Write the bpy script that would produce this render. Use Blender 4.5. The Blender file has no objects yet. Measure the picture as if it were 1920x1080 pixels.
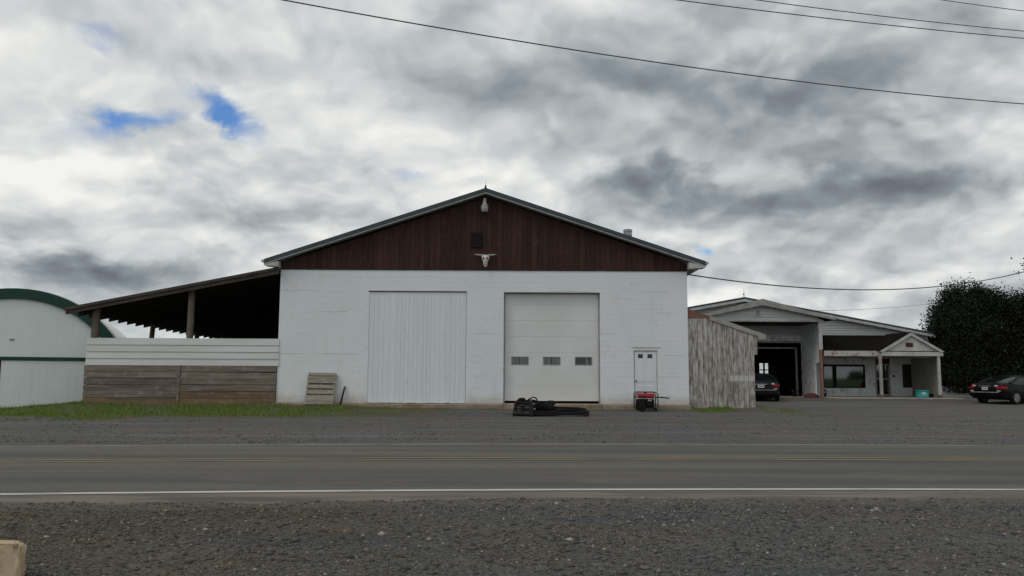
import bpy, math, random
import numpy as np
from mathutils import Matrix, Vector

random.seed(7)
rng = np.random.default_rng(11)
scene = bpy.context.scene
col = scene.collection
R = math.radians

# ------------------------------------------------------------------ camera
cam_data = bpy.data.cameras.new('camera')
cam = bpy.data.objects.new('camera', cam_data)
col.objects.link(cam)
cam_data.sensor_width = 36.0
cam_data.lens = 28.0
cam_data.clip_start = 0.05
cam_data.clip_end = 6000.0
cam.matrix_world = (Matrix.Translation((0, 0, 1.5)) @ Matrix.Rotation(R(96.3), 4, 'X')
                    @ Matrix.Rotation(R(0.3), 4, 'Z'))
scene.camera = cam

# ------------------------------------------------------------------ colour management
scene.view_settings.view_transform = 'Standard'
scene.view_settings.look = 'None'
scene.view_settings.gamma = 1.0
scene.view_settings.exposure = 0.0
scene.view_settings.use_curve_mapping = False

# ------------------------------------------------------------------ small node language
class NT:
    def __init__(self, tree):
        self.t = tree
        tree.nodes.clear()
    def n(self, kind, props=None, **ins):
        nd = self.t.nodes.new(kind)
        for k, v in (props or {}).items():
            setattr(nd, k, v)
        for k, v in ins.items():
            self.set(nd, k.replace('_', ' '), v)
        return nd
    def set(self, nd, key, v):
        s = nd.inputs[key]
        if isinstance(v, bpy.types.NodeSocket):
            self.t.links.new(v, s)
        else:
            s.default_value = v
    def m(self, op, a, b=None, c=None, clamp=False):
        nd = self.t.nodes.new('ShaderNodeMath')
        nd.operation = op
        nd.use_clamp = clamp
        for i, v in enumerate((a, b, c)):
            if v is not None:
                self.set(nd, i, v)
        return nd.outputs[0]
    def vm(self, op, a, b=None, scale=None):
        nd = self.t.nodes.new('ShaderNodeVectorMath')
        nd.operation = op
        self.set(nd, 0, a)
        if b is not None:
            self.set(nd, 1, b)
        if scale is not None:
            self.set(nd, 'Scale', scale)
        return nd.outputs[0]
    def mix(self, f, a, b, mode='MIX'):
        nd = self.t.nodes.new('ShaderNodeMix')
        nd.data_type = 'RGBA'
        nd.blend_type = mode
        self.set(nd, 0, f)
        for key, v in ((6, a), (7, b)):
            if isinstance(v, tuple) and len(v) == 3:
                v = (*v, 1.0)
            self.set(nd, key, v)
        return nd.outputs[2]
    def step(self, v, lo, hi):
        nd = self.t.nodes.new('ShaderNodeMapRange')
        nd.interpolation_type = 'SMOOTHSTEP'
        self.set(nd, 0, v); self.set(nd, 1, lo); self.set(nd, 2, hi)
        return nd.outputs[0]
    def noise(self, vec, scale, detail=4.0, rough=0.55, dist=0.0, dim='3D'):
        nd = self.n('ShaderNodeTexNoise', dict(noise_dimensions=dim), Vector=vec, Scale=scale, Detail=detail, Roughness=rough, Distortion=dist)
        return nd.outputs[0]
    def xyz(self, x, y, z):
        nd = self.t.nodes.new('ShaderNodeCombineXYZ')
        for i, v in enumerate((x, y, z)):
            self.set(nd, i, v)
        return nd.outputs[0]
    def sep(self, v):
        nd = self.n('ShaderNodeSeparateXYZ', None, Vector=v)
        return nd.outputs

# ------------------------------------------------------------------ world: broken overcast over a clear sky
SUN_EL, SUN_AZ = 52.0, -125.0          # degrees; azimuth measured from +Y towards +X
world = bpy.data.worlds.new('World')
scene.world = world
world.use_nodes = True
W = NT(world.node_tree)
tc = W.n('ShaderNodeTexCoord')
dirv = W.vm('NORMALIZE', tc.outputs['Generated'])
dx, dy, dz = W.sep(dirv)
az = W.m('ARCTAN2', dx, dy)
el = W.m('ARCSINE', dz)
sky = W.n('ShaderNodeTexSky', dict(sky_type='NISHITA', sun_disc=False, sun_elevation=R(SUN_EL),
                                   sun_rotation=R(SUN_AZ), altitude=200.0, air_density=1.0, dust_density=0.6, ozone_density=2.0))
up = W.m('ABSOLUTE', dz)
den = W.m('ADD', up, 0.42)
P = W.xyz(W.m('DIVIDE', dx, den), W.m('DIVIDE', dy, den), 0.0)
warp = W.n('ShaderNodeTexNoise', dict(noise_dimensions='2D'), Vector=P, Scale=2.6, Detail=5.0, Roughness=0.55)
wv = W.vm('SUBTRACT', warp.outputs[1], (0.5, 0.5, 0.5))
Pw = W.vm('ADD', P, W.vm('SCALE', wv, scale=0.17))
def heap(vec, scale):                                # heaped cumulus: soft cells with smaller cells on them
    vo = W.n('ShaderNodeTexVoronoi', dict(voronoi_dimensions='2D', feature='SMOOTH_F1', normalize=True), Vector=vec, Scale=scale, Detail=3.3, Roughness=0.54, Lacunarity=2.1, Smoothness=0.7)
    return W.m('SUBTRACT', 1.0, vo.outputs['Distance'])
big = W.noise(Pw, 1.5, 2.0, 0.5, 0.0, '2D')
mid = W.noise(Pw, 2.7, 6.0, 0.49, 0.0, '2D')
midU = W.noise(W.vm('SCALE', Pw, scale=0.950), 2.7, 6.0, 0.49, 0.0, '2D')
hp_ = heap(Pw, 3.4)
hpU = heap(W.vm('SCALE', Pw, scale=0.962), 3.4)
puff = W.noise(Pw, 7.0, 5.0, 0.52, 0.0, '2D')
fine = W.noise(Pw, 15.0, 4.0, 0.55, 0.0, '2D')
rel_mid = W.m('SUBTRACT', mid, midU)
rel_puff = W.m('SUBTRACT', hp_, hpU)
# angular coordinates, frayed by the same noises, for the named masses of cloud
wa = W.sep(wv)
fm = W.m('SUBTRACT', mid, 0.5); fp = W.m('SUBTRACT', puff, 0.5); ff = W.m('SUBTRACT', fine, 0.5)
fh = W.m('SUBTRACT', hp_, 0.72)
az2 = W.m('ADD', az, W.m('ADD', W.m('MULTIPLY', wa[0], 0.14), W.m('MULTIPLY', fp, 0.07)))
el2 = W.m('ADD', el, W.m('ADD', W.m('MULTIPLY', fm, 0.13), W.m('MULTIPLY', fh, 0.08)))
az3 = W.m('ADD', az, W.m('ADD', W.m('MULTIPLY', fp, 0.09), W.m('MULTIPLY', wa[0], 0.07)))
el3 = W.m('ADD', el, W.m('ADD', W.m('MULTIPLY', ff, 0.04), W.m('ADD', W.m('MULTIPLY', fm, 0.06), W.m('MULTIPLY', fh, 0.05))))
def blob(a0, e0, sa, se, lo=1.0, hi=0.35, tilt=0.0, A=None, E_=None):
    u = W.m('SUBTRACT', A or az2, R(a0)); v = W.m('SUBTRACT', E_ or el2, R(e0))
    if tilt:
        v = W.m('ADD', v, W.m('MULTIPLY', u, tilt))
    u = W.m('DIVIDE', u, R(sa)); v = W.m('DIVIDE', v, R(se))
    r = W.m('SQRT', W.m('ADD', W.m('MULTIPLY', u, u), W.m('MULTIPLY', v, v)))
    return W.step(r, lo, hi)
def smax(*v):
    o = v[0]
    for q in v[1:]:
        o = W.m('MAXIMUM', o, q)
    return o
bright = W.m('ADD', 0.66, W.m('MULTIPLY', W.m('SUBTRACT', big, 0.5), 0.30))
bright = W.m('ADD', bright, W.m('MULTIPLY', rel_mid, 0.62))
bright = W.m('ADD', bright, W.m('MULTIPLY', rel_puff, 0.92))
bright = W.m('ADD', bright, W.m('MULTIPLY', fm, 0.17))
bright = W.m('ADD', bright, W.m('MULTIPLY', fh, 0.18))
bright = W.m('ADD', bright, W.m('MULTIPLY', ff, 0.075))
rim = W.m('MULTIPLY', W.step(hp_, 0.66, 0.76), W.step(hpU, 0.80, 0.66))
bright = W.m('ADD', bright, W.m('MULTIPLY', rim, 0.06))
dark = smax(W.m('MULTIPLY', blob(11.0, 13.2, 7.4, 2.8, 1.2, 0.15), 1.0),
            W.m('MULTIPLY', blob(25.0, 11.4, 11.5, 3.3, 1.3, 0.0, -0.06), 1.0),
            W.m('MULTIPLY', blob(19.0, 18.6, 15.0, 4.6, 1.35, 0.0), 0.82),
            W.m('MULTIPLY', blob(27.0, 15.6, 9.0, 3.0, 1.4, 0.0), 0.70),
            W.m('MULTIPLY', blob(-31.0, 6.0, 11.0, 2.1, 1.25, 0.1), 0.85),
            W.m('MULTIPLY', blob(10.0, 20.0, 20.0, 7.0, 1.4, 0.0), 0.42))
bright = W.m('SUBTRACT', bright, W.m('MULTIPLY', dark, 0.37))
lit = smax(blob(-31.0, 19.5, 9.0, 4.0, 1.3, 0.0), blob(-25.0, 14.5, 13.0, 4.5, 1.3, 0.0), blob(18.0, 7.0, 9.0, 2.0, 1.3, 0.0))
bright = W.m('ADD', bright, W.m('MULTIPLY', lit, 0.06))
bright = W.m('MINIMUM', W.m('MAXIMUM', bright, 0.02), 0.92)
tint = W.n('ShaderNodeValToRGB')
W.set(tint, 'Fac', bright)
cr = tint.color_ramp
cr.elements[0].position = 0.0; cr.elements[0].color = (0.08, 0.092, 0.108, 1)
cr.elements[1].position = 0.92; cr.elements[1].color = (0.90, 0.90, 0.87, 1)
e = cr.elements.new(0.34); e.color = (0.27, 0.305, 0.335, 1)
e = cr.elements.new(0.62); e.color = (0.57, 0.60, 0.61, 1)
hole = smax(W.m('MULTIPLY', blob(-20.6, 17.7, 3.4, 1.15, 1.25, 0.25, 0.25, az3, el3), 0.95), W.m('MULTIPLY', blob(-27.2, 15.7, 3.2, 1.1, 1.3, 0.1, -0.30, az3, el3), 0.9),
            W.m('MULTIPLY', blob(13.4, 9.0, 0.8, 0.4, 1.35, 0.0, 0.0, az3, el2), 0.75), W.m('MULTIPLY', blob(-28.5, 20.4, 1.6, 0.6, 1.3, 0.0, 0.3, az3, el3), 0.35),
            W.m('MULTIPLY', blob(-32.5, 23.6, 2.4, 0.8, 1.3, 0.1, 0.3, az3, el3), 0.4), W.m('MULTIPLY', blob(-7.5, 14.6, 1.6, 0.45, 1.3, 0.1, 0.1, az3, el3), 0.25))
blue = W.mix(1.0, sky.outputs[0], (0.52, 0.92, 1.35), 'MULTIPLY')
cloud_hi = W.vm('SCALE', tint.outputs[0], scale=10.0)
final = W.mix(hole, cloud_hi, blue)
bg = W.n('ShaderNodeBackground', None, Color=final, Strength=0.1)
wo = W.n('ShaderNodeOutputWorld')
W.t.links.new(bg.outputs[0], wo.inputs[0])

# ------------------------------------------------------------------ sun behind cloud
sun_data = bpy.data.lights.new('sun', 'SUN')
sun_data.energy = 0.7
sun_data.angle = R(22)
sun_data.color = (1.0, 0.97, 0.92)
sun = bpy.data.objects.new('sun', sun_data)
col.objects.link(sun)
sd = Vector((math.cos(R(SUN_EL)) * math.sin(R(SUN_AZ)), math.cos(R(SUN_EL)) * math.cos(R(SUN_AZ)), math.sin(R(SUN_EL))))
sun.rotation_euler = sd.to_track_quat('Z', 'Y').to_euler()

# ------------------------------------------------------------------ materials
def new_mat(name):
    m = bpy.data.materials.new(name)
    m.use_nodes = True
    return m, NT(m.node_tree)
def finish(t, color, rough=0.8, metal=0.0, height=None, bump=0.2, dist=0.01, spec=0.3, coat=0.0):
    b = t.n('ShaderNodeBsdfPrincipled')
    if isinstance(color, tuple):
        color = (*color[:3], 1.0)
    t.set(b, 'Base Color', color); t.set(b, 'Roughness', rough); t.set(b, 'Metallic', metal)
    t.set(b, 'Specular IOR Level', spec); t.set(b, 'Coat Weight', coat)
    if height is not None:
        bp = t.n('ShaderNodeBump', None, Strength=bump, Distance=dist, Height=height)
        t.t.links.new(bp.outputs[0], b.inputs['Normal'])
    o = t.n('ShaderNodeOutputMaterial')
    t.t.links.new(b.outputs[0], o.inputs[0])
    return b
def coords(t, which='Object', scale=(1, 1, 1)):
    c = t.n('ShaderNodeTexCoord')
    mp = t.n('ShaderNodeMapping', None, Vector=c.outputs[which], Scale=scale)
    return mp.outputs[0]
def world_pos(t):
    return t.n('ShaderNodeNewGeometry').outputs['Position']
def plain(name, c1, c2=None, scale=6.0, rough=0.75, metal=0.0, bump=0.15, stretch=(1, 1, 1), vary=0.0, spec=0.3, coat=0.0, wpos=True):
    m, t = new_mat(name)
    v = world_pos(t) if wpos else coords(t)
    v = t.vm('MULTIPLY', v, stretch)
    n1 = t.noise(v, scale, 5.0, 0.6)
    c = t.mix(t.step(n1, 0.32, 0.68), c1, c2 or tuple(x * 0.75 for x in c1))
    if vary:
        oi = t.n('ShaderNodeObjectInfo')
        k = t.m('ADD', 1.0 - vary, t.m('MULTIPLY', oi.outputs['Random'], 2 * vary))
        c = t.vm('SCALE', c, scale=k)
    finish(t, c, rough, metal, t.noise(v, scale * 5, 3.0), bump, 0.006, spec, coat)
    return m
MAT = {}
# painted concrete block: hidden joints, grime, hairline cracks
def block_mat():
    m, t = new_mat('painted_block')
    p = world_pos(t)
    x, y, z = t.sep(p)
    v = t.xyz(t.m('ADD', x, y), z, 0.0)
    br = t.n('ShaderNodeTexBrick', dict(offset=0.5), Vector=v, Scale=1.0)
    t.set(br, 'Brick Width', 0.405); t.set(br, 'Row Height', 0.203); t.set(br, 'Mortar Size', 0.006)
    t.set(br, 'Mortar Smooth', 0.6); t.set(br, 'Bias', 0.0)
    mort = br.outputs['Fac']
    n = t.noise(p, 0.55, 5.0, 0.6)
    n2 = t.noise(t.vm('MULTIPLY', p, (1.2, 1.2, 7.0)), 1.0, 4.0, 0.6)
    seen = t.m('MULTIPLY', mort, t.step(n2, 0.46, 0.68))
    base = t.mix(t.step(n, 0.3, 0.7), (0.745, 0.775, 0.80), (0.70, 0.735, 0.755))
    base = t.mix(t.step(t.noise(p, 2.1, 5.0, 0.65), 0.55, 0.8), base, (0.67, 0.675, 0.66))
    base = t.mix(t.m('MULTIPLY', seen, 0.58), base, (0.30, 0.31, 0.31))
    # long cracks along a few bed joints
    row = t.m('FRACT', t.m('DIVIDE', t.m('ADD', t.m('ADD', z, 0.335), t.m('MULTIPLY', t.m('SUBTRACT', t.noise(p, 9.0, 2.0), 0.5), 0.02)), 0.812))
    crack = t.m('MULTIPLY', t.step(t.m('ABSOLUTE', t.m('SUBTRACT', row, 0.25)), 0.014, 0.005), t.step(t.noise(t.vm('MULTIPLY', p, (0.6, 1, 3.0)), 1.0, 3.0), 0.51, 0.62))
    base = t.mix(t.m('MULTIPLY', crack, 0.62), base, (0.20, 0.20, 0.20))
    streak = t.m('MULTIPLY', t.step(t.noise(t.vm('MULTIPLY', p, (3.5, 1, 0.22)), 1.0, 5.0, 0.65), 0.56, 0.76), 0.30)
    base = t.mix(streak, base, (0.52, 0.53, 0.52))
    # mud splash along the foot of the wall
    foot = t.m('MULTIPLY', t.step(t.m('ADD', z, t.m('MULTIPLY', t.noise(p, 3.0, 5.0), 0.7)), 1.25, 0.72), 0.70)
    base = t.mix(foot, base, (0.42, 0.37, 0.31))
    # peeled spots
    sp = t.step(t.noise(p, 14.0, 2.0), 0.74, 0.78)
    base = t.mix(t.m('MULTIPLY', sp, 0.5), base, (0.35, 0.34, 0.33))
    h = t.m('ADD', t.m('MULTIPLY', mort, -1.0), t.m('MULTIPLY', t.noise(p, 30.0, 3.0), 0.25))
    finish(t, base, 0.72, 0.0, h, 0.55, 0.005)
    return m
MAT['block'] = block_mat()
def board_mat(name, c1, c2, c3=None, axis='Z', rough=0.85, vary=0.18, amt=0.5, sc=1.0, bump=0.4):
    m, t = new_mat(name)
    p = world_pos(t)
    oi = t.n('ShaderNodeObjectInfo')
    st = {'Z': (14, 14, 0.9), 'X': (0.9, 14, 14), 'Y': (14, 0.9, 14)}[axis]
    off = t.vm('SCALE', (3.1, 7.7, 5.3), scale=t.m('MULTIPLY', oi.outputs['Random'], 9.0))
    g = t.vm('ADD', t.vm('MULTIPLY', p, st), off)
    n1 = t.noise(g, 1.0 * sc, 6.0, 0.65)
    n2 = t.noise(t.vm('ADD', p, off), 2.2, 5.0, 0.6)
    c = t.mix(t.step(n1, 0.35, 0.65), c1, c2)
    if c3:
        c = t.mix(t.m('MULTIPLY', t.step(n2, 0.62 - amt * 0.3, 0.72), 0.85), c, c3)
    k = t.m('ADD', 1.0 - vary, t.m('MULTIPLY', oi.outputs['Random'], 2 * vary))
    c = t.vm('SCALE', c, scale=k)
    finish(t, c, rough, 0.0, n1, bump, 0.006, 0.25)
    return m
MAT['gable_board'] = board_mat('dark_red_boards', (0.056, 0.026, 0.021), (0.036, 0.019, 0.016), (0.084, 0.034, 0.026), 'Z', 0.85, 0.22, 0.3)
MAT['door_board'] = board_mat('painted_door_boards', (0.715, 0.755, 0.79), (0.68, 0.722, 0.758), (0.64, 0.675, 0.70), 'Z', 0.7, 0.022, 0.2, 0.8, 0.2)
MAT['grey_plank'] = board_mat('weathered_planks', (0.215, 0.185, 0.155), (0.13, 0.108, 0.088), (0.25, 0.225, 0.20), 'X', 0.9, 0.20, 0.4)
MAT['foot_plank'] = board_mat('orange_stained_plank', (0.24, 0.155, 0.09), (0.13, 0.10, 0.075), (0.27, 0.19, 0.12), 'X', 0.9, 0.12, 0.4)
MAT['pallet'] = board_mat('pallet_wood', (0.33, 0.295, 0.245), (0.22, 0.20, 0.16), (0.38, 0.36, 0.32), 'X', 0.9, 0.15, 0.4)
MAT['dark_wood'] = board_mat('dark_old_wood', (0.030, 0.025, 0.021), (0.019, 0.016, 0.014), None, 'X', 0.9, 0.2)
MAT['beam'] = board_mat('brown_beam', (0.080, 0.067, 0.057), (0.05, 0.042, 0.035), (0.10, 0.085, 0.072), 'X', 0.9, 0.1)
MAT['post'] = board_mat('round_post_wood', (0.17, 0.135, 0.11), (0.10, 0.08, 0.065), (0.21, 0.18, 0.15), 'Z', 0.9, 0.15)
def peel_mat():
    m, t = new_mat('peeling_white_boards')
    p = world_pos(t)
    oi = t.n('ShaderNodeObjectInfo')
    off = t.vm('SCALE', (3.1, 7.7, 5.3), scale=t.m('MULTIPLY', oi.outputs['Random'], 9.0))
    g = t.vm('ADD', t.vm('MULTIPLY', p, (11, 11, 2.4)), off)
    wood = t.mix(t.step(t.noise(t.vm('MULTIPLY', g, (2.2, 2.2, .6)), 1.0, 5.0), 0.35, 0.65), (0.25, 0.205, 0.178), (0.14, 0.112, 0.095))
    n1 = t.noise(g, 1.0, 7.0, 0.72)
    x, y, z = t.sep(p)
    thr = t.m('ADD', t.m('ADD', 0.49, t.m('MULTIPLY', t.m('SUBTRACT', oi.outputs['Random'], 0.5), 0.05)), t.m('MULTIPLY', t.step(z, 2.6, 0.4), 0.03))
    paint = t.step(n1, t.m('SUBTRACT', thr, 0.13), t.m('ADD', thr, 0.13))
    zn = t.m('ADD', z, t.m('MULTIPLY', n1, 0.16))
    inb = t.m('MULTIPLY', t.m('MULTIPLY', t.step(t.m('ADD', x, t.m('MULTIPLY', n1, 0.4)), 8.35, 8.65), t.step(zn, 1.37, 1.46)), t.step(zn, 1.70, 1.60))
    paint = t.m('MAXIMUM', t.m('MULTIPLY', paint, 0.78), t.m('MULTIPLY', inb, 0.85))
    c = t.mix(paint, wood, (0.55, 0.545, 0.525))
    spots = t.step(t.noise(t.vm('ADD', t.vm('MULTIPLY', p, (3, 3, 1.5)), off), 3.2, 4.0), 0.64, 0.72)
    c = t.mix(t.m('MULTIPLY', spots, 0.6), c, (0.10, 0.075, 0.06))
    finish(t, c, 0.85, 0.0, paint, 0.5, 0.004, 0.25)
    return m
MAT['peel'] = peel_mat()
MAT['white_siding'] = plain('white_metal_siding', (0.62, 0.65, 0.64), (0.54, 0.565, 0.55), 1.2, 0.5, 0.0, 0.05, (0.3, 1, 3))
MAT['clap'] = plain('dirty_white_clapboard', (0.60, 0.615, 0.62), (0.48, 0.49, 0.485), 0.9, 0.7, 0.0, 0.1, (0.3, 1, 4))
MAT['trim_white'] = plain('white_trim', (0.53, 0.535, 0.52), (0.38, 0.38, 0.36), 2.6, 0.7)
MAT['trim_grey'] = plain('grey_weathered_trim', (0.36, 0.35, 0.335), (0.26, 0.25, 0.235), 2.5, 0.8)
MAT['roof_metal'] = plain('slate_blue_metal', (0.052, 0.073, 0.083), (0.040, 0.058, 0.067), 1.5, 0.45, 0.0, 0.05)
MAT['light_edge'] = plain('galvanised_edge', (0.36, 0.37, 0.37), (0.26, 0.27, 0.27), 4.0, 0.55, 0.2)
MAT['galv'] = plain('galvanised_steel', (0.42, 0.43, 0.43), (0.28, 0.29, 0.29), 6.0, 0.45, 0.5)
MAT['shingle'] = plain('dark_shingles', (0.015, 0.0135, 0.0125), (0.010, 0.0095, 0.009), 9.0, 1.0, 0.0, 0.4, spec=0.0)
MAT['rust_roof'] = plain('rusted_red_roof', (0.24, 0.085, 0.06), (0.17, 0.105, 0.085), 3.0, 0.75, 0.0, 0.2)
MAT['rust_post'] = plain('rust_red_post', (0.25, 0.105, 0.072), (0.22, 0.15, 0.125), 3.0, 0.8, 0.0, 0.3)
MAT['door_white'] = plain('warm_white_door', (0.70, 0.715, 0.712), (0.645, 0.652, 0.642), 0.8, 0.55, 0.0, 0.05)
MAT['pdoor_white'] = plain('white_steel_door', (0.70, 0.735, 0.76), (0.65, 0.68, 0.70), 1.2, 0.5, 0.0, 0.05)
MAT['concrete'] = plain('old_concrete', (0.36, 0.33, 0.28), (0.25, 0.225, 0.19), 3.0, 0.9, 0.0, 0.4)
MAT['sill_concrete'] = plain('stained_concrete_sill', (0.31, 0.26, 0.20), (0.21, 0.15, 0.10), 2.2, 0.9, 0.0, 0.4)
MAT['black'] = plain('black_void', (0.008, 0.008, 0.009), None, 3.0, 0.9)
MAT['black_steel'] = plain('black_painted_steel', (0.009, 0.0093, 0.0098), (0.016, 0.0158, 0.0155), 8.0, 0.75, 0.0, 0.3, spec=0.15)
MAT['rubber'] = plain('black_rubber', (0.009, 0.009, 0.0095), (0.014, 0.014, 0.014), 8.0, 0.85, spec=0.15)
MAT['sheen_plate'] = plain('grey_sheen_plate', (0.020, 0.020, 0.020), (0.055, 0.053, 0.050), 9.0, 0.6, 0.0, 0.2)  # lighter grey mottle paints a reflection into the inner panel's colour
MAT['red_tank'] = plain('red_enamel', (0.42, 0.016, 0.026), (0.36, 0.014, 0.022), 3.0, 0.3, 0.0, 0.02, spec=0.5)
MAT['grey_engine'] = plain('grey_cast_metal', (0.20, 0.20, 0.20), (0.10, 0.10, 0.10), 9.0, 0.5, 0.4)
def hoop_mat():
    m, t = new_mat('white_sheet_cladding')
    v = coords(t)
    x, y, z = t.sep(v)
    rib = t.m('POWER', t.m('ABSOLUTE', t.m('SINE', t.m('MULTIPLY', x, math.pi / 0.28))), 6.0)
    n = t.noise(v, 0.7, 5.0, 0.6)
    c = t.mix(t.step(n, 0.3, 0.7), (0.77, 0.83, 0.825), (0.71, 0.765, 0.755))
    st = t.step(t.noise(t.vm('MULTIPLY', v, (4, 4, 0.3)), 1.0, 4.0), 0.58, 0.75)
    c = t.mix(t.m('MULTIPLY', st, 0.25), c, (0.55, 0.58, 0.56))
    finish(t, c, 0.55, 0.0, rib, 0.25, 0.01)
    return m
MAT['hoop_white'] = hoop_mat()
MAT['hoop_green'] = plain('dark_green_trim', (0.014, 0.060, 0.042), (0.010, 0.045, 0.034), 2.0, 0.5)
MAT['hoop_roof'] = plain('white_fabric_roof', (0.70, 0.71, 0.69), (0.62, 0.63, 0.62), 0.6, 0.6)
MAT['bone'] = plain('bleached_bone', (0.66, 0.655, 0.62), (0.46, 0.44, 0.40), 14.0, 0.8, 0.0, 0.4)
MAT['horn'] = plain('pale_horn', (0.42, 0.38, 0.33), (0.28, 0.25, 0.21), 12.0, 0.6)
MAT['lamp_grey'] = plain('lamp_housing', (0.34, 0.34, 0.335), (0.26, 0.26, 0.25), 5.0, 0.5)
MAT['lens'] = plain('cloudy_lamp_lens', (0.40, 0.39, 0.36), (0.31, 0.30, 0.28), 9.0, 0.25, spec=0.5)
MAT['cable'] = plain('weathered_cable', (0.11, 0.115, 0.12), None, 3.0, 0.7)
MAT['teal'] = plain('turquoise_plastic', (0.05, 0.46, 0.43), (0.04, 0.38, 0.36), 4.0, 0.4, spec=0.5)
MAT['red_cloth'] = plain('dull_red_plastic', (0.12, 0.014, 0.016), (0.075, 0.012, 0.013), 4.0, 0.6)
MAT['tan_panel'] = plain('tan_board_panel', (0.30, 0.285, 0.25), (0.235, 0.22, 0.19), 2.0, 0.8, 0.0, 0.2, (3, 3, 0.5))
MAT['vent_dark'] = plain('dark_vent_slats', (0.020, 0.013, 0.012), None, 5.0, 0.8)
MAT['dark_red'] = plain('dark_red_paint', (0.10, 0.013, 0.012), (0.05, 0.010, 0.010), 4.0, 0.6)
MAT['plate'] = plain('licence_plate', (0.66, 0.67, 0.66), (0.56, 0.58, 0.60), 16.0, 0.4)
MAT['chrome'] = plain('chrome', (0.62, 0.63, 0.64), None, 3.0, 0.18, 1.0, 0.0)
MAT['alloy'] = plain('alloy_wheel', (0.30, 0.30, 0.30), (0.22, 0.22, 0.22), 6.0, 0.4, 0.6)
MAT['tail_red'] = plain('red_lens', (0.33, 0.006, 0.014), (0.26, 0.005, 0.010), 6.0, 0.15, 0.0, 0.0, spec=0.6)
MAT['tail_clear'] = plain('clear_lens', (0.55, 0.54, 0.53), (0.45, 0.44, 0.43), 9.0, 0.15, 0.0, 0.0, spec=0.6)
MAT['paint_black'] = plain('black_car_paint', (0.0035, 0.004, 0.0045), None, 2.0, 0.34, 0.0, 0.0, spec=0.12, coat=0.04)
MAT['paint_char'] = plain('charcoal_car_paint', (0.007, 0.0085, 0.011), None, 2.0, 0.35, 0.0, 0.0, spec=0.14, coat=0.04)
MAT['car_glass'] = plain('tinted_car_glass', (0.008, 0.011, 0.011), None, 2.0, 0.08, 0.0, 0.0, spec=0.4)
MAT['bark'] = plain('bark', (0.055, 0.042, 0.032), (0.03, 0.024, 0.02), 7.0, 0.95, 0.0, 0.6, (1, 1, 0.3))
def glass_mat(name, tint, haze=0.0, gain=1.0):
    m, t = new_mat(name)
    fr = t.n('ShaderNodeFresnel', None, IOR=1.5)
    gl = t.n('ShaderNodeBsdfGlossy', None, Color=(0.95, 0.97, 0.97, 1), Roughness=0.03)
    tr = t.n('ShaderNodeBsdfTransparent', None, Color=(*tint, 1))
    k = t.m('MULTIPLY', fr.outputs[0], gain, clamp=True)
    mx = t.n('ShaderNodeMixShader', None, Fac=k)
    t.t.links.new(tr.outputs[0], mx.inputs[1]); t.t.links.new(gl.outputs[0], mx.inputs[2])
    last = mx.outputs[0]
    if haze:
        df = t.n('ShaderNodeBsdfDiffuse', None, Color=(0.42, 0.42, 0.38, 1))
        nz = t.step(t.noise(world_pos(t), 5.0, 4.0), 0.3, 0.7)
        m2 = t.n('ShaderNodeMixShader', None, Fac=t.m('MULTIPLY', nz, haze))
        t.t.links.new(last, m2.inputs[1]); t.t.links.new(df.outputs[0], m2.inputs[2])
        last = m2.outputs[0]
    o = t.n('ShaderNodeOutputMaterial')
    t.t.links.new(last, o.inputs[0])
    return m
MAT['glass'] = glass_mat('window_glass', (0.45, 0.50, 0.50))
MAT['dirty_glass'] = glass_mat('dirty_window_glass', (0.86, 0.88, 0.86), 0.10)
MAT['shop_glass'] = glass_mat('shop_window_glass', (0.22, 0.26, 0.26), 0.0, 3.6)
def stain_wall():
    m, t = new_mat('stained_white_wall')
    p = world_pos(t)
    c = t.mix(t.step(t.noise(p, 0.9, 4.0), 0.3, 0.7), (0.74, 0.76, 0.765), (0.64, 0.655, 0.65))
    s = t.step(t.noise(p, 2.0, 6.0, 0.7), 0.53, 0.63)
    c = t.mix(t.m('MULTIPLY', s, 0.6), c, (0.20, 0.19, 0.20))
    finish(t, c, 0.8, 0.0, t.noise(p, 20.0), 0.2, 0.004)
    return m
MAT['stain_wall'] = stain_wall()
def fascia_peel():
    m, t = new_mat('peeling_fascia')
    p = world_pos(t)
    s = t.step(t.noise(t.vm('MULTIPLY', p, (1, 1, 2)), 1.3, 5.0, 0.7), 0.50, 0.58)
    c = t.mix(t.m('MULTIPLY', s, 0.9), (0.46, 0.455, 0.43), (0.25, 0.125, 0.10))
    finish(t, c, 0.8, 0.0, s, 0.3, 0.004)
    return m
MAT['fascia_peel'] = fascia_peel()
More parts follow.
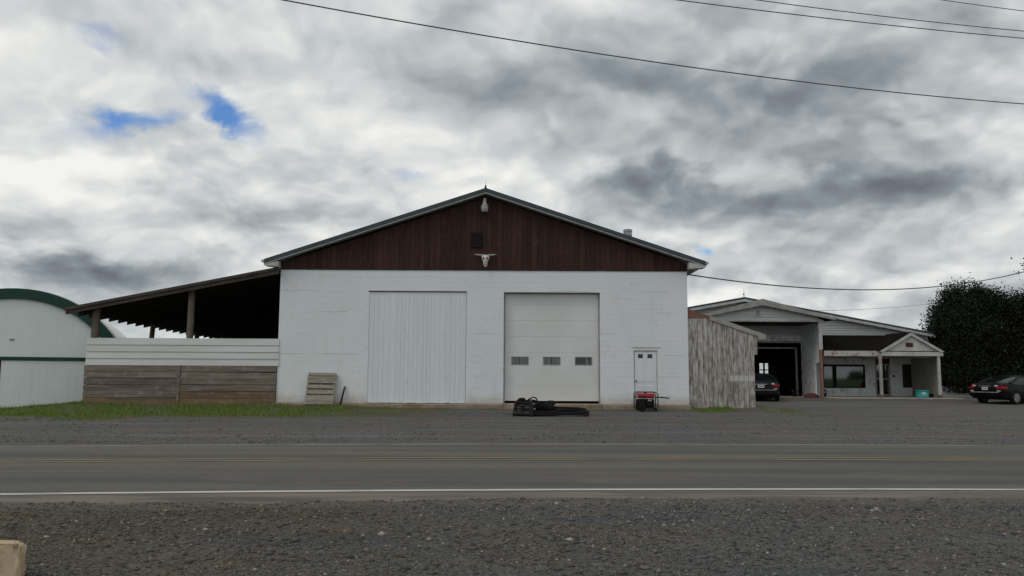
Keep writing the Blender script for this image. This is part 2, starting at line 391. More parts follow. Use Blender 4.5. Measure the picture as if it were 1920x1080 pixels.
def ground_mat():
    m, t = new_mat('gravel_ground')
    p = world_pos(t)
    x, y, z = t.sep(p)
    a = t.noise(p, 0.35, 5.0, 0.6)
    b = t.noise(t.vm('MULTIPLY', p, (0.25, 1.0, 1.0)), 1.3, 5.0, 0.6)
    vor = t.n('ShaderNodeTexVoronoi', dict(feature='F1'), Vector=p, Scale=42.0)
    vc = t.n('ShaderNodeSeparateColor', None, Color=vor.outputs['Color'])
    vo2 = t.n('ShaderNodeTexVoronoi', dict(feature='F1'), Vector=p, Scale=17.0)
    v2 = t.n('ShaderNodeSeparateColor', None, Color=vo2.outputs['Color'])
    grey = t.mix(t.step(a, 0.3, 0.7), (0.100, 0.105, 0.108), (0.112, 0.100, 0.084))
    olive = t.mix(t.step(t.noise(p, 3.0, 4.0), 0.35, 0.65), (0.070, 0.066, 0.048), (0.098, 0.085, 0.068))
    ol = t.m('MULTIPLY', t.step(t.m('ADD', x, t.m('MULTIPLY', t.m('SUBTRACT', a, 0.5), 14.0)), 2.0, -5.0), t.step(y, 11.0, 9.0))
    c = t.mix(t.m('MULTIPLY', ol, 0.8), grey, olive)
    # rusty dirt drifted over the yard gravel in streaks
    c = t.mix(t.m('MULTIPLY', t.m('MULTIPLY', t.step(b, 0.53, 0.66), t.step(y, 18.0, 20.0)), 0.7), c, (0.165, 0.112, 0.072))
    c = t.mix(t.m('MULTIPLY', t.step(t.noise(p, 0.8, 4.0), 0.60, 0.72), 0.5), c, (0.14, 0.105, 0.07))
    k = t.m('ADD', 0.50, t.m('ADD', t.m('MULTIPLY', vc.outputs[0], 0.55), t.m('MULTIPLY', v2.outputs[0], 0.35)))
    c = t.vm('SCALE', c, scale=k)
    c = t.vm('SCALE', c, scale=t.m('ADD', 0.95, t.m('MULTIPLY', t.step(y, 9.0, 19.0), 0.08)))
    rut = t.m('MULTIPLY', t.step(t.noise(t.vm('MULTIPLY', p, (0.10, 1.6, 1)), 1.0, 4.0, 0.6), 0.50, 0.62), t.step(y, 18.0, 19.5))
    c = t.mix(t.m('MULTIPLY', rut, 0.45), c, (0.165, 0.168, 0.168))
    c = t.mix(t.m('MULTIPLY', t.m('MULTIPLY', t.step(t.noise(t.vm('MULTIPLY', p, (0.3, 0.9, 1)), 1.0, 4.0, 0.6), 0.54, 0.66), t.step(y, 11.0, 9.5)), 0.7), c, (0.060, 0.068, 0.076))
    c = t.mix(t.m('MULTIPLY', t.m('MULTIPLY', t.step(t.noise(t.vm('MULTIPLY', p, (0.5, 1.1, 1)), 1.4, 4.0, 0.6), 0.57, 0.68), t.step(y, 11.0, 9.5)), 0.7), c, (0.125, 0.085, 0.050))
    cur = t.m('ADD', t.m('MULTIPLY', x, 0.07), t.m('MULTIPLY', t.m('MULTIPLY', x, x), -0.0042))
    offs = t.m('ADD', t.m('SUBTRACT', y, cur), t.m('MULTIPLY', t.m('SUBTRACT', t.noise(t.vm('MULTIPLY', p, (0.5, 1.4, 1)), 1.6, 5.0, 0.65), 0.5), 1.3))
    dirt = t.m('MULTIPLY', t.m('MULTIPLY', t.step(offs, 9.25, 9.75), t.step(y, 12.0, 11.5)), 0.75)
    c = t.mix(dirt, c, (0.122, 0.104, 0.085))
    turf = t.m('MULTIPLY', t.m('MULTIPLY', t.step(t.m('ADD', x, t.m('MULTIPLY', t.noise(p, 1.7, 4.0), 3.0)), 0.2, -3.0), t.step(t.m('ADD', y, t.m('MULTIPLY', t.noise(p, 0.9, 4.0), 3.0)), 26.8, 28.2)), 0.8)
    c = t.mix(turf, c, (0.085, 0.088, 0.036))
    fields = t.m('MAXIMUM', t.step(y, 62.0, 66.0), t.m('MAXIMUM', t.step(y, -14.0, -18.0), t.m('MAXIMUM', t.step(x, 42, 46), t.step(x, -34, -38))))
    c = t.mix(fields, c, (0.055, 0.085, 0.025))
    h = t.m('ADD', vor.outputs['Distance'], t.m('MULTIPLY', vo2.outputs['Distance'], 1.3))
    finish(t, c, 0.95, 0.0, h, 0.9, 0.02, 0.2)
    return m
MAT['ground'] = ground_mat()
def asphalt_mat():
    m, t = new_mat('worn_asphalt')
    p = world_pos(t)
    x, y, z = t.sep(p)
    a = t.noise(t.vm('MULTIPLY', p, (0.06, 1.1, 1.0)), 1.0, 5.0, 0.55)
    g = t.noise(p, 55.0, 3.0, 0.7)
    g2 = t.noise(p, 7.0, 4.0, 0.7)
    c = t.mix(t.step(a, 0.36, 0.64), (0.120, 0.111, 0.094), (0.076, 0.073, 0.067))
    c = t.vm('SCALE', c, scale=t.m('ADD', 0.46, t.m('ADD', t.m('MULTIPLY', g, 0.55), t.m('MULTIPLY', g2, 0.42))))
    c = t.mix(t.m('MULTIPLY', t.step(t.noise(t.vm('MULTIPLY', p, (0.5, 1.5, 1)), 0.8, 5.0, 0.7), 0.52, 0.68), 0.35), c, (0.145, 0.130, 0.108))
    # sand washed on to the near verge, outside the edge line
    curve = t.m('ADD', t.m('MULTIPLY', x, 0.07), t.m('MULTIPLY', t.m('MULTIPLY', x, x), -0.0042))
    off = t.m('SUBTRACT', y, curve)
    sand = t.m('MULTIPLY', t.step(off, 10.62, 10.40), t.step(t.noise(t.vm('MULTIPLY', p, (0.35, 2.2, 1)), 1.0, 4.0), 0.44, 0.60))
    c = t.mix(t.m('MULTIPLY', sand, 0.75), c, (0.19, 0.155, 0.125))
    finish(t, c, 0.9, 0.0, g, 0.35, 0.01, 0.25)
    return m
MAT['asphalt'] = asphalt_mat()
def paint_line(name, colr, wear):
    m, t = new_mat(name)
    p = world_pos(t)
    g = t.noise(p, 40.0, 3.0, 0.7)
    w = t.m('ADD', t.m('MULTIPLY', t.noise(t.vm('MULTIPLY', p, (0.6, 3, 1)), 1.5, 4.0), 0.7), t.m('MULTIPLY', g, 0.5))
    c = t.mix(t.step(w, wear - 0.14, wear + 0.14), colr, (0.115, 0.110, 0.10))
    finish(t, c, 0.85, 0.0, g, 0.2, 0.006)
    return m
MAT['line_white'] = paint_line('worn_white_paint', (0.50, 0.485, 0.455), 0.70)
MAT['line_far'] = paint_line('faded_white_paint', (0.30, 0.295, 0.275), 0.66)
MAT['line_yellow'] = paint_line('faded_yellow_paint', (0.22, 0.160, 0.075), 0.62)
def island_mat(name, c1, c2, c3, rough=0.9, c4=None):
    m, t = new_mat(name)
    gi = t.n('ShaderNodeNewGeometry')
    r = gi.outputs['Random Per Island']
    rp = t.n('ShaderNodeValToRGB')
    t.set(rp, 'Fac', r)
    e = rp.color_ramp.elements
    e[0].color = (*c1, 1); e[1].color = (*c3, 1)
    q = rp.color_ramp.elements.new(0.55); q.color = (*c2, 1)
    if c4:
        q = rp.color_ramp.elements.new(0.93); q.color = (*c3, 1)
        rp.color_ramp.elements[-1].color = (*c4, 1)
    finish(t, rp.outputs[0], rough, 0.0, t.noise(gi.outputs['Position'], 80.0), 0.2, 0.004, 0.25)
    return m
MAT['stones'] = island_mat('gravel_stones', (0.046, 0.049, 0.053), (0.100, 0.100, 0.097), (0.178, 0.160, 0.136), 0.9, (0.33, 0.315, 0.285))
MAT['stones_olive'] = island_mat('dusty_gravel_stones', (0.050, 0.047, 0.034), (0.090, 0.081, 0.060), (0.160, 0.132, 0.103), 0.95, (0.33, 0.30, 0.26))
MAT['grass'] = island_mat('grass_blades', (0.070, 0.135, 0.014), (0.120, 0.205, 0.026), (0.250, 0.240, 0.080), 0.85)
MAT['needle'] = island_mat('dark_evergreen_leaves', (0.007, 0.010, 0.0065), (0.012, 0.018, 0.009), (0.030, 0.040, 0.018), 0.9)
MAT['leaf'] = island_mat('dark_broad_leaves', (0.016, 0.022, 0.012), (0.024, 0.032, 0.014), (0.045, 0.05, 0.022), 0.75)
MAT['woods'] = island_mat('far_woods', (0.015, 0.024, 0.012), (0.022, 0.034, 0.015), (0.032, 0.046, 0.02), 0.9)
def stone_mat():
    m, t = new_mat('tan_sandstone')
    p = world_pos(t)
    n = t.noise(p, 3.5, 6.0, 0.6)
    c = t.mix(t.step(n, 0.3, 0.7), (0.47, 0.37, 0.25), (0.37, 0.285, 0.185))
    c = t.mix(t.m('MULTIPLY', t.step(t.noise(p, 7.0, 5.0, 0.65), 0.55, 0.72), 0.6), c, (0.24, 0.13, 0.06))
    c = t.mix(t.m('MULTIPLY', t.step(t.noise(p, 5.0, 3.0), 0.62, 0.72), 0.4), c, (0.50, 0.35, 0.29))
    finish(t, c, 0.9, 0.0, t.noise(p, 28.0, 5.0), 0.5, 0.01)
    return m
MAT['sandstone'] = stone_mat()

# ------------------------------------------------------------------ mesh builder
ORG = {}
class MB:
    def __init__(self):
        self.v = []; self.f = []
    def add(self, vs, fs):
        o = len(self.v)
        self.v += [tuple(p) for p in vs]
        self.f += [tuple(i + o for i in q) for q in fs]
        return self
    def box(self, x0, x1, y0, y1, z0, z1):
        vs = [(x0, y0, z0), (x1, y0, z0), (x1, y1, z0), (x0, y1, z0), (x0, y0, z1), (x1, y0, z1), (x1, y1, z1), (x0, y1, z1)]
        return self.add(vs, [(3, 2, 1, 0), (4, 5, 6, 7), (0, 1, 5, 4), (1, 2, 6, 5), (2, 3, 7, 6), (3, 0, 4, 7)])
    def cbox(self, x0, x1, y0, y1, z0, z1, c=0.01):      # chamfered box
        c = min(c, (x1 - x0) * .45, (y1 - y0) * .45, (z1 - z0) * .45)
        vs = []; idx = {}
        X = (x0, x1); Y = (y0, y1); Z = (z0, z1)
        for i in (0, 1):
            for j in (0, 1):
                for k in (0, 1):
                    sx, sy, sz = (1 - 2 * i) * c, (1 - 2 * j) * c, (1 - 2 * k) * c
                    idx[i, j, k, 'x'] = len(vs); vs.append((X[i], Y[j] + sy, Z[k] + sz))
                    idx[i, j, k, 'y'] = len(vs); vs.append((X[i] + sx, Y[j], Z[k] + sz))
                    idx[i, j, k, 'z'] = len(vs); vs.append((X[i] + sx, Y[j] + sy, Z[k]))
        fs = []
        for i in (0, 1):
            fs.append([idx[i, j, k, 'x'] for j, k in ((0, 0), (1, 0), (1, 1), (0, 1))])
            fs.append([idx[j, i, k, 'y'] for j, k in ((0, 0), (0, 1), (1, 1), (1, 0))])
            fs.append([idx[j, k, i, 'z'] for j, k in ((0, 0), (1, 0), (1, 1), (0, 1))])
        for i in (0, 1):
            for j in (0, 1):
                fs.append([idx[i, j, 0, 'x'], idx[i, j, 0, 'y'], idx[i, j, 1, 'y'], idx[i, j, 1, 'x']])
                fs.append([idx[i, 0, j, 'x'], idx[i, 0, j, 'z'], idx[i, 1, j, 'z'], idx[i, 1, j, 'x']])
                fs.append([idx[0, i, j, 'y'], idx[0, i, j, 'z'], idx[1, i, j, 'z'], idx[1, i, j, 'y']])
                for k in (0, 1):
                    fs.append([idx[i, j, k, q] for q in 'xyz'])
        return self.add(vs, fs)
    def prism(self, poly, y0, y1):                        # polygon in XZ, extruded along Y
        n = len(poly)
        vs = [(x, y0, z) for x, z in poly] + [(x, y1, z) for x, z in poly]
        fs = [tuple(range(n)), tuple(range(2 * n - 1, n - 1, -1))]
        fs += [(i, i + n, (i + 1) % n + n, (i + 1) % n) for i in range(n)]
        return self.add(vs, fs)
    def prism_x(self, poly, x0, x1):                      # polygon in YZ, extruded along X
        n = len(poly)
        vs = [(x0, y, z) for y, z in poly] + [(x1, y, z) for y, z in poly]
        fs = [tuple(range(n)), tuple(range(2 * n - 1, n - 1, -1))]
        fs += [(i, i + n, (i + 1) % n + n, (i + 1) % n) for i in range(n)]
        return self.add(vs, fs)
    def hexa(self, p8):                                   # eight free corners, bottom ring then top ring
        return self.add(p8, [(3, 2, 1, 0), (4, 5, 6, 7), (0, 1, 5, 4), (1, 2, 6, 5), (2, 3, 7, 6), (3, 0, 4, 7)])
    def tube(self, pts, r, seg=8, closed=False):
        pts = [Vector(p) for p in pts]
        rs = r if isinstance(r, (list, tuple)) else [r] * len(pts)
        n = len(pts); o = len(self.v)
        prev = None
        for i, p in enumerate(pts):
            a = pts[(i - 1) % n] if (closed or i > 0) else p
            b = pts[(i + 1) % n] if (closed or i < n - 1) else p
            d = (b - a)
            d = d.normalized() if d.length > 1e-9 else Vector((0, 0, 1))
            ref = prev if prev is not None else (Vector((0, 0, 1)) if abs(d.z) < 0.9 else Vector((1, 0, 0)))
            s = d.cross(ref)
            if s.length < 1e-6:
                s = d.cross(Vector((0, 1, 0)))
            s.normalize(); u = s.cross(d).normalized(); prev = u
            for k in range(seg):
                an = 2 * math.pi * k / seg
                self.v.append(tuple(p + (s * math.cos(an) + u * math.sin(an)) * rs[i]))
        for i in range(n if closed else n - 1):
            for k in range(seg):
                a = o + i * seg + k; b = o + i * seg + (k + 1) % seg
                c = o + ((i + 1) % n) * seg + (k + 1) % seg; d = o + ((i + 1) % n) * seg + k
                self.f.append((a, b, c, d))
        if not closed:
            self.f.append(tuple(o + k for k in range(seg))[::-1])
            self.f.append(tuple(o + (n - 1) * seg + k for k in range(seg)))
        return self
    def lathe(self, prof, cx, cy, seg=16):                # (radius, z) profile about a vertical axis
        o = len(self.v)
        for r, z in prof:
            for k in range(seg):
                a = 2 * math.pi * k / seg
                self.v.append((cx + r * math.cos(a), cy + r * math.sin(a), z))
        for i in range(len(prof) - 1):
            for k in range(seg):
                self.f.append((o + i * seg + k, o + i * seg + (k + 1) % seg, o + (i + 1) * seg + (k + 1) % seg, o + (i + 1) * seg + k))
        self.f.append(tuple(o + k for k in range(seg))[::-1])
        self.f.append(tuple(o + (len(prof) - 1) * seg + k for k in range(seg)))
        return self
    def disc_x(self, prof, cx, cy, cz, seg=20):           # (radius, offset) profile about an axis along Y
        o = len(self.v)
        for r, d in prof:
            for k in range(seg):
                a = 2 * math.pi * k / seg
                self.v.append((cx + r * math.cos(a), cy + d, cz + r * math.sin(a)))
        for i in range(len(prof) - 1):
            for k in range(seg):
                self.f.append((o + i * seg + k, o + i * seg + (k + 1) % seg, o + (i + 1) * seg + (k + 1) % seg, o + (i + 1) * seg + k))
        self.f.append(tuple(o + k for k in range(seg))[::-1])
        self.f.append(tuple(o + (len(prof) - 1) * seg + k for k in range(seg)))
        return self
    def loft(self, rings, cap=True):
        o = len(self.v); n = len(rings[0])
        for r in rings:
            self.v += [tuple(p) for p in r]
        for i in range(len(rings) - 1):
            for k in range(n):
                self.f.append((o + i * n + k, o + i * n + (k + 1) % n, o + (i + 1) * n + (k + 1) % n, o + (i + 1) * n + k))
        if cap:
            self.f.append(tuple(o + k for k in range(n))[::-1])
            self.f.append(tuple(o + (len(rings) - 1) * n + k for k in range(n)))
        return self
    def build(self, name, mat, parent=None, smooth=False, bevel=0.0, subsurf=0):
        org = ORG.get(parent.name, Vector((0, 0, 0))) if parent else Vector((0, 0, 0))
        me = bpy.data.meshes.new(name)
        me.from_pydata([(x - org.x, y - org.y, z - org.z) for x, y, z in self.v], [], self.f)
        me.materials.append(MAT[mat])
        import bmesh
        bm = bmesh.new(); bm.from_mesh(me)
        bmesh.ops.recalc_face_normals(bm, faces=bm.faces)
        bm.to_mesh(me); bm.free()
        if smooth:
            me.polygons.foreach_set('use_smooth', [True] * len(me.polygons))
            me.set_sharp_from_angle(angle=R(42))
        ob = bpy.data.objects.new(name, me)
        col.objects.link(ob)
        if parent:
            ob.parent = parent
            ORG[ob.name] = org
        if bevel:
            b = ob.modifiers.new('bevel', 'BEVEL'); b.width = bevel; b.segments = 2; b.limit_method = 'ANGLE'
        if subsurf:
            s = ob.modifiers.new('sub', 'SUBSURF'); s.levels = subsurf; s.render_levels = subsurf
        return ob
def np_mesh(name, verts, faces, mat, kind=None, parent=None):
    verts = np.asarray(verts, dtype=np.float32); faces = np.asarray(faces, dtype=np.int32)
    me = bpy.data.meshes.new(name)
    k = faces.shape[1]
    me.vertices.add(len(verts)); me.vertices.foreach_set('co', verts.ravel())
    me.loops.add(faces.size); me.loops.foreach_set('vertex_index', faces.ravel())
    me.polygons.add(len(faces)); me.polygons.foreach_set('loop_start', np.arange(0, faces.size, k, dtype=np.int32))
    me.update(calc_edges=True)
    me.materials.append(MAT[mat])
    ob = bpy.data.objects.new(name, me)
    col.objects.link(ob)
    if kind:
        ob['kind'] = kind
    if parent:
        ob.parent = parent
    return ob
def tag(o, label, cat, group=None):
    o['label'] = label; o['category'] = cat
    if group:
        o['group'] = group
    return o
def thing(name, loc, label, cat, group=None):
    o = bpy.data.objects.new(name, None)
    o.empty_display_size = 0.2
    o.location = loc
    col.objects.link(o)
    ORG[o.name] = Vector(loc)
    return tag(o, label, cat, group)

# value noise for terrain and scatter
_tab = rng.random((256, 256))
def vnoise(x, y):
    x = np.asarray(x, float); y = np.asarray(y, float)
    xi = np.floor(x).astype(int); yi = np.floor(y).astype(int)
    fx = x - xi; fy = y - yi
    fx = fx * fx * (3 - 2 * fx); fy = fy * fy * (3 - 2 * fy)
    g = lambda a, b: _tab[a % 256, b % 256]
    return (g(xi, yi) * (1 - fx) + g(xi + 1, yi) * fx) * (1 - fy) + (g(xi, yi + 1) * (1 - fx) + g(xi + 1, yi + 1) * fx) * fy
def fbm(x, y, o=4):
    s = 0; a = 0.5
    for i in range(o):
        s = s + a * vnoise(x * 2 ** i + 17 * i, y * 2 ** i + 31 * i); a *= 0.5
    return s
def sstep(a, b, x):
    t = np.clip((x - a) / (b - a), 0, 1)
    return t * t * (3 - 2 * t)

# ------------------------------------------------------------------ ground and road
def road_curve(x):
    x = np.asarray(x, float)
    xc = np.clip(x, -14, 14)
    return 0.07 * xc - 0.0042 * xc * xc + (x - xc) * np.where(x > 0, 0.07 - 0.0084 * 14, 0.07 + 0.0084 * 14) * 0.4
NEAR, FAR, MID = 9.92, 17.98, 14.22
def ground_z(x, y):
    x = np.asarray(x, float); y = np.asarray(y, float)
    s = y - road_curve(x)
    zb = np.interp(y, [-60, 17.5, 24, 28, 29.5, 30.15, 31, 60, 90], [0, 0, .075, .17, .27, .37, .40, .42, .42])
    zc = np.interp(y, [-60, 17.5, 24, 28, 29.6, 30.2, 31, 60, 90], [0, 0, .075, .17, .225, .26, .40, .42, .42])
    q = sstep(-6.6, -4.2, x)
    zb = zb * (1 - q) + zc * q
    zr = np.interp(y, [-60, 17.5, 30, 40, 43, 43.6, 60, 90], [0, 0, .13, .24, .35, .41, .42, .42])
    zl = np.interp(y, [-60, 17.5, 28, 34, 60, 90], [0, -.03, -.02, .0, .0, .2])
    a = sstep(9.3, 11.5, x)
    b = sstep(-15.8, -21.5, x)
    z = zb * (1 - a) + zr * a
    z = z * (1 - b) + zl * b
    # keep the sheet under the road, let the verge break unevenly over the asphalt edge
    n = (fbm(x * 2.2, y * 5.0) - 0.47)
    edge_n = sstep(0.55, 0.0, np.abs(s - NEAR)); edge_f = sstep(0.7, 0.0, np.abs(s - FAR))
    inside = sstep(NEAR, NEAR + 0.35, s) * sstep(FAR, FAR - 0.35, s)
    z = z + (edge_n + edge_f) * (n * 0.04 + 0.002) + (fbm(x * 0.9 + 9, y * 0.9) - 0.47) * 0.03 * (1 - inside)
    return np.where(inside > 0.02, z * (1 - inside) - 0.06 * inside, z)
def ramp(pts):
    out = []
    for a, b, st in pts:
        out += list(np.arange(a, b, st))
    return np.array(sorted(set(np.round(out, 4))))
gx = ramp([(-2200, -200, 250), (-200, -40, 20), (-40, -14, 1.0), (-14, 14, 0.16), (14, 40, 0.6), (40, 200, 20), (200, 2400, 250)])
gy = ramp([(-1500, -100, 200), (-100, -10, 10), (-10, 5, 0.6), (5, 12, 0.07), (12, 16, 0.3), (16, 20, 0.09), (20, 34, 0.35), (34, 70, 1.5), (70, 200, 20), (200, 3000, 280)])
GX, GY = np.meshgrid(gx, gy)
GZ = ground_z(GX, GY)
nx, ny = len(gx), len(gy)
ii = (np.arange(ny - 1)[:, None] * nx + np.arange(nx - 1)[None, :]).ravel()
g = np_mesh('ground', np.stack([GX.ravel(), GY.ravel(), GZ.ravel()], 1), np.stack([ii, ii + 1, ii + 1 + nx, ii + nx], 1), 'ground', 'structure')
g.data.polygons.foreach_set('use_smooth', [True] * len(g.data.polygons))
def road_z(s):
    t = (s - MID) / 4.1
    return 0.052 * (1 - t * t) + 0.004
def strip(name, s0, s1, n, lift, mat, parent=None, kind=None):
    xs = np.concatenate([np.arange(-300, -20, 14), np.arange(-20, 20.01, 0.5), np.arange(34, 310, 14)])
    ss = np.linspace(s0, s1, n)
    V = np.array([(x, s + float(road_curve(x)), road_z(s) + lift) for s in ss for x in xs])
    k = len(xs)
    i = (np.arange(n - 1)[:, None] * k + np.arange(k - 1)[None, :]).ravel()
    return np_mesh(name, V, np.stack([i, i + 1, i + 1 + k, i + k], 1), mat, kind, parent)
road = strip('road', NEAR - 0.15, FAR + 0.12, 15, 0.0, 'asphalt', None, 'structure')
strip('edge_line', 10.58, 10.70, 3, 0.005, 'line_white', road)
strip('edge_line', 17.52, 17.68, 3, 0.005, 'line_far', road)
strip('centre_line', 13.98, 14.14, 3, 0.005, 'line_yellow', road)
strip('centre_line', 14.30, 14.46, 3, 0.005, 'line_yellow', road)

# ------------------------------------------------------------------ the barn
FY = 30.5                                   # face of the front wall
BX0, BX1 = -8.93, 6.75
BZ0, BZ1 = 0.45, 5.585
BACK = 48.5
RX, RZ = -1.04, 8.70                        # ridge
barn = thing('barn', (RX, FY, 0.4), 'large white block barn with dark red gable, sliding door and overhead door', 'barn')
w = MB()
T = 0.3
SD = (-5.48, -1.745, 4.715)                 # sliding door opening
OD = (-0.31, 3.39, 4.71)                    # overhead door opening
PD = (4.655, 5.57, 2.50)                    # small door opening
w.box(BX0, SD[0], FY, FY + T, BZ0, BZ1)
w.box(SD[0], SD[1], FY, FY + T, SD[2], BZ1)
w.box(SD[1], OD[0], FY, FY + T, BZ0, BZ1)
w.box(OD[0], OD[1], FY, FY + T, OD[2], BZ1)
w.box(OD[1], PD[0], FY, FY + T, BZ0, BZ1)
w.box(PD[0], PD[1], FY, FY + T, PD[2], BZ1)
w.box(PD[1], BX1, FY, FY + T, BZ0, BZ1)
w.box(BX1 - T, BX1, FY + T, BACK, BZ0, BZ1)
w.box(BX0 + .02, BX1 - T, BACK - T, BACK, BZ0, BZ1)
w.build('wall', 'block', barn)
MB().box(BX0, BX0 + T, FY + T, BACK - T, BZ0, BZ1).build('side_wall', 'dark_wood', barn)
s = MB()
s.cbox(BX0 - 0.02, OD[0] - .0, FY - 0.26, FY + 0.35, 0.1, BZ0 - .01, 0.03)
s.cbox(OD[0], OD[1], FY - 0.32, FY + 0.6, 0.1, BZ0 + .015, 0.03)
s.cbox(OD[1], BX1 + 0.02, FY - 0.26, FY + 0.35, 0.1, BZ0 - .01, 0.03)
s.build('foundation_sill', 'sill_concrete', barn)
MB().box(BX0 + .4, BX1 - .4, FY + 0.7, BACK - .4, BZ0 - .1, BZ0).build('floor_slab', 'black', barn)
# gable wall with its boards
slope = (RZ - 5.915) / 8.35
def rake(x, z_off=0.0):
    return RZ - abs(x - RX) * slope + z_off
gw = MB().prism([(BX0, BZ1 + .005), (BX1, BZ1 + .005), (BX1, rake(BX1, -.34)), (RX, rake(RX, -.34)), (BX0, rake(BX0, -.34))], FY + 0.02, FY + 0.10)
gable = gw.build('gable_wall', 'black', barn)
x = BX0
while x < BX1 - 0.02:
    wd = random.uniform(0.185, 0.215)
    xe = min(x + wd, BX1)
    a, b = x + 0.004, xe - 0.004
    zb = BZ1 - 0.018 + random.uniform(-.006, .006)
    y0 = FY - 0.012 - random.uniform(0, .009)
    top = [(b, rake(b, -.27)), (a, rake(a, -.27))]
    if a < RX < b:
        top = [(b, rake(b, -.27)), (RX, rake(RX, -.27)), (a, rake(a, -.27))]
    MB().prism([(a, zb), (b, zb)] + top, y0, FY + 0.018).build('board', 'gable_board', gable)
    x = xe
# flashing between gable and block
MB().box(BX0 + .01, BX1 - .01, FY - 0.03, FY - .001, BZ1 - 0.045, BZ1 - .022).build('drip_edge', 'vent_dark', barn)
# roof: two slabs, rake trims, ridge, soffit returns
roof = MB()
EX = 8.42                                   # horizontal reach of each slope
for sgn in (-1, 1):
    xe = RX + sgn * EX
    ze = RZ - EX * slope
    roof.hexa([(RX, FY - 0.34, RZ - .10), (xe, FY - 0.34, ze - .10), (xe, BACK + .3, ze - .10), (RX, BACK + .3, RZ - .10),
               (RX, FY - 0.34, RZ), (xe, FY - 0.34, ze), (xe, BACK + .3, ze), (RX, BACK + .3, RZ)])
roof_o = roof.build('roof', 'roof_metal', barn)
tr = MB(); ed = MB(); sf = MB()
for sgn in (-1, 1):
    xe = RX + sgn * (EX + 0.02); ze = RZ - (EX + .02) * slope
    p = [(RX, RZ + .012), (xe, ze + .012), (xe, ze - .145), (RX, RZ - .155)]
    tr.prism(p, FY - 0.375, FY - 0.342)
    p = [(RX, RZ - .157), (xe, ze - .147), (xe, ze - .195), (RX, RZ - .205)]
    ed.prism(p, FY - 0.368, FY - 0.33)
    p = [(RX, RZ - .165), (xe - sgn * .02, ze - .155), (xe - sgn * .02, ze - .18), (RX, RZ - .19)]
    sf.prism(p, FY - 0.329, FY + 0.0)
tr.build('rake_trim', 'roof_metal', roof_o)
ed.build('rake_edge', 'light_edge', roof_o)
sf.build('soffit', 'trim_grey', roof_o)
MB().tube([(RX, FY - .37, RZ + .015), (RX, BACK + .3, RZ + .015)], 0.05, 8).build('ridge_cap', 'roof_metal', roof_o)
for sgn in (-1, 1):
    xw = BX0 if sgn < 0 else BX1
    xe = RX + sgn * EX
    ze = RZ - EX * slope
    m_ = MB()
    q = [(xw - sgn * 0.0 + sgn * .004, BZ1 + .02), (xe, ze - .24), (xe + sgn * .03, ze - .17), (xw + sgn * .004, rake(xw, -.25))]
    m_.prism(q, FY - 0.36, FY + 0.1)
    m_.build('eave_return', 'trim_white', barn)
    MB().tube([(xe + sgn * .07, FY - .38, ze - .07), (xe + sgn * .07, BACK, ze - .07)], 0.06, 8).build('gutter', 'galv', barn)
MB().lathe([(.015, RZ), (.015, RZ + .07), (.04, RZ + .09), (.03, RZ + .12), (.006, RZ + .14), (.004, RZ + .30)], RX, FY - .3, 8).build('lightning_rod', 'roof_metal', roof_o)
# roof vent pipe with cap
vz = rake(4.85)
vp = MB().lathe([(.14, vz - .1), (.14, vz + .72)], 4.85, 33.0, 16).build('vent_pipe', 'roof_metal', barn, True)
MB().lathe([(.145, vz + .60), (.185, vz + .63), (.185, vz + .76), (.16, vz + .765), (.16, vz + .79), (.19, vz + .795), (.19, vz + .89), (.12, vz + .92)], 4.85, 33.0, 16).build('vent_cap', 'galv', vp, True)
# gable louvre
lv = MB().box(-1.60, -1.15, FY - 0.05, FY - .024, 6.42, 7.02).build('gable_vent', 'black', barn)
for k in range(7):
    z = 6.46 + k * 0.078
    MB().hexa([(-1.58, FY - .075, z), (-1.17, FY - .075, z), (-1.17, FY - .052, z + .03), (-1.58, FY - .052, z + .03),
               (-1.58, FY - .078, z + .012), (-1.17, FY - .078, z + .012), (-1.17, FY - .052, z + .045), (-1.58, FY - .052, z + .045)]).build('slat', 'vent_dark', lv)
# sliding door
sdo = MB().box(SD[0] + .02, SD[1] - .02, FY + 0.10, FY + 0.14, 0.47, 4.66).build('sliding_door', 'black', barn)
x = SD[0] + 0.003
while x < SD[1] - 0.03:
    wd = random.choice((0.145, 0.19, 0.19, 0.235))
    xe = min(x + wd, SD[1] - 0.012)
    if SD[1] - .012 - xe < 0.06:
        xe = SD[1] - 0.012
    y0 = FY + 0.020 - random.uniform(0, .007)
    zt = 4.685
    MB().cbox(x + .0015, xe - .0015, y0, FY + .098, 0.46 + random.uniform(-.008, .01), zt, .0025).build('board', 'door_board', sdo)
    x = xe
MB().box(SD[0] - .05, SD[1] + .0, FY - .028, FY - .004, 4.715, 4.742).build('door_track', 'trim_grey', barn)
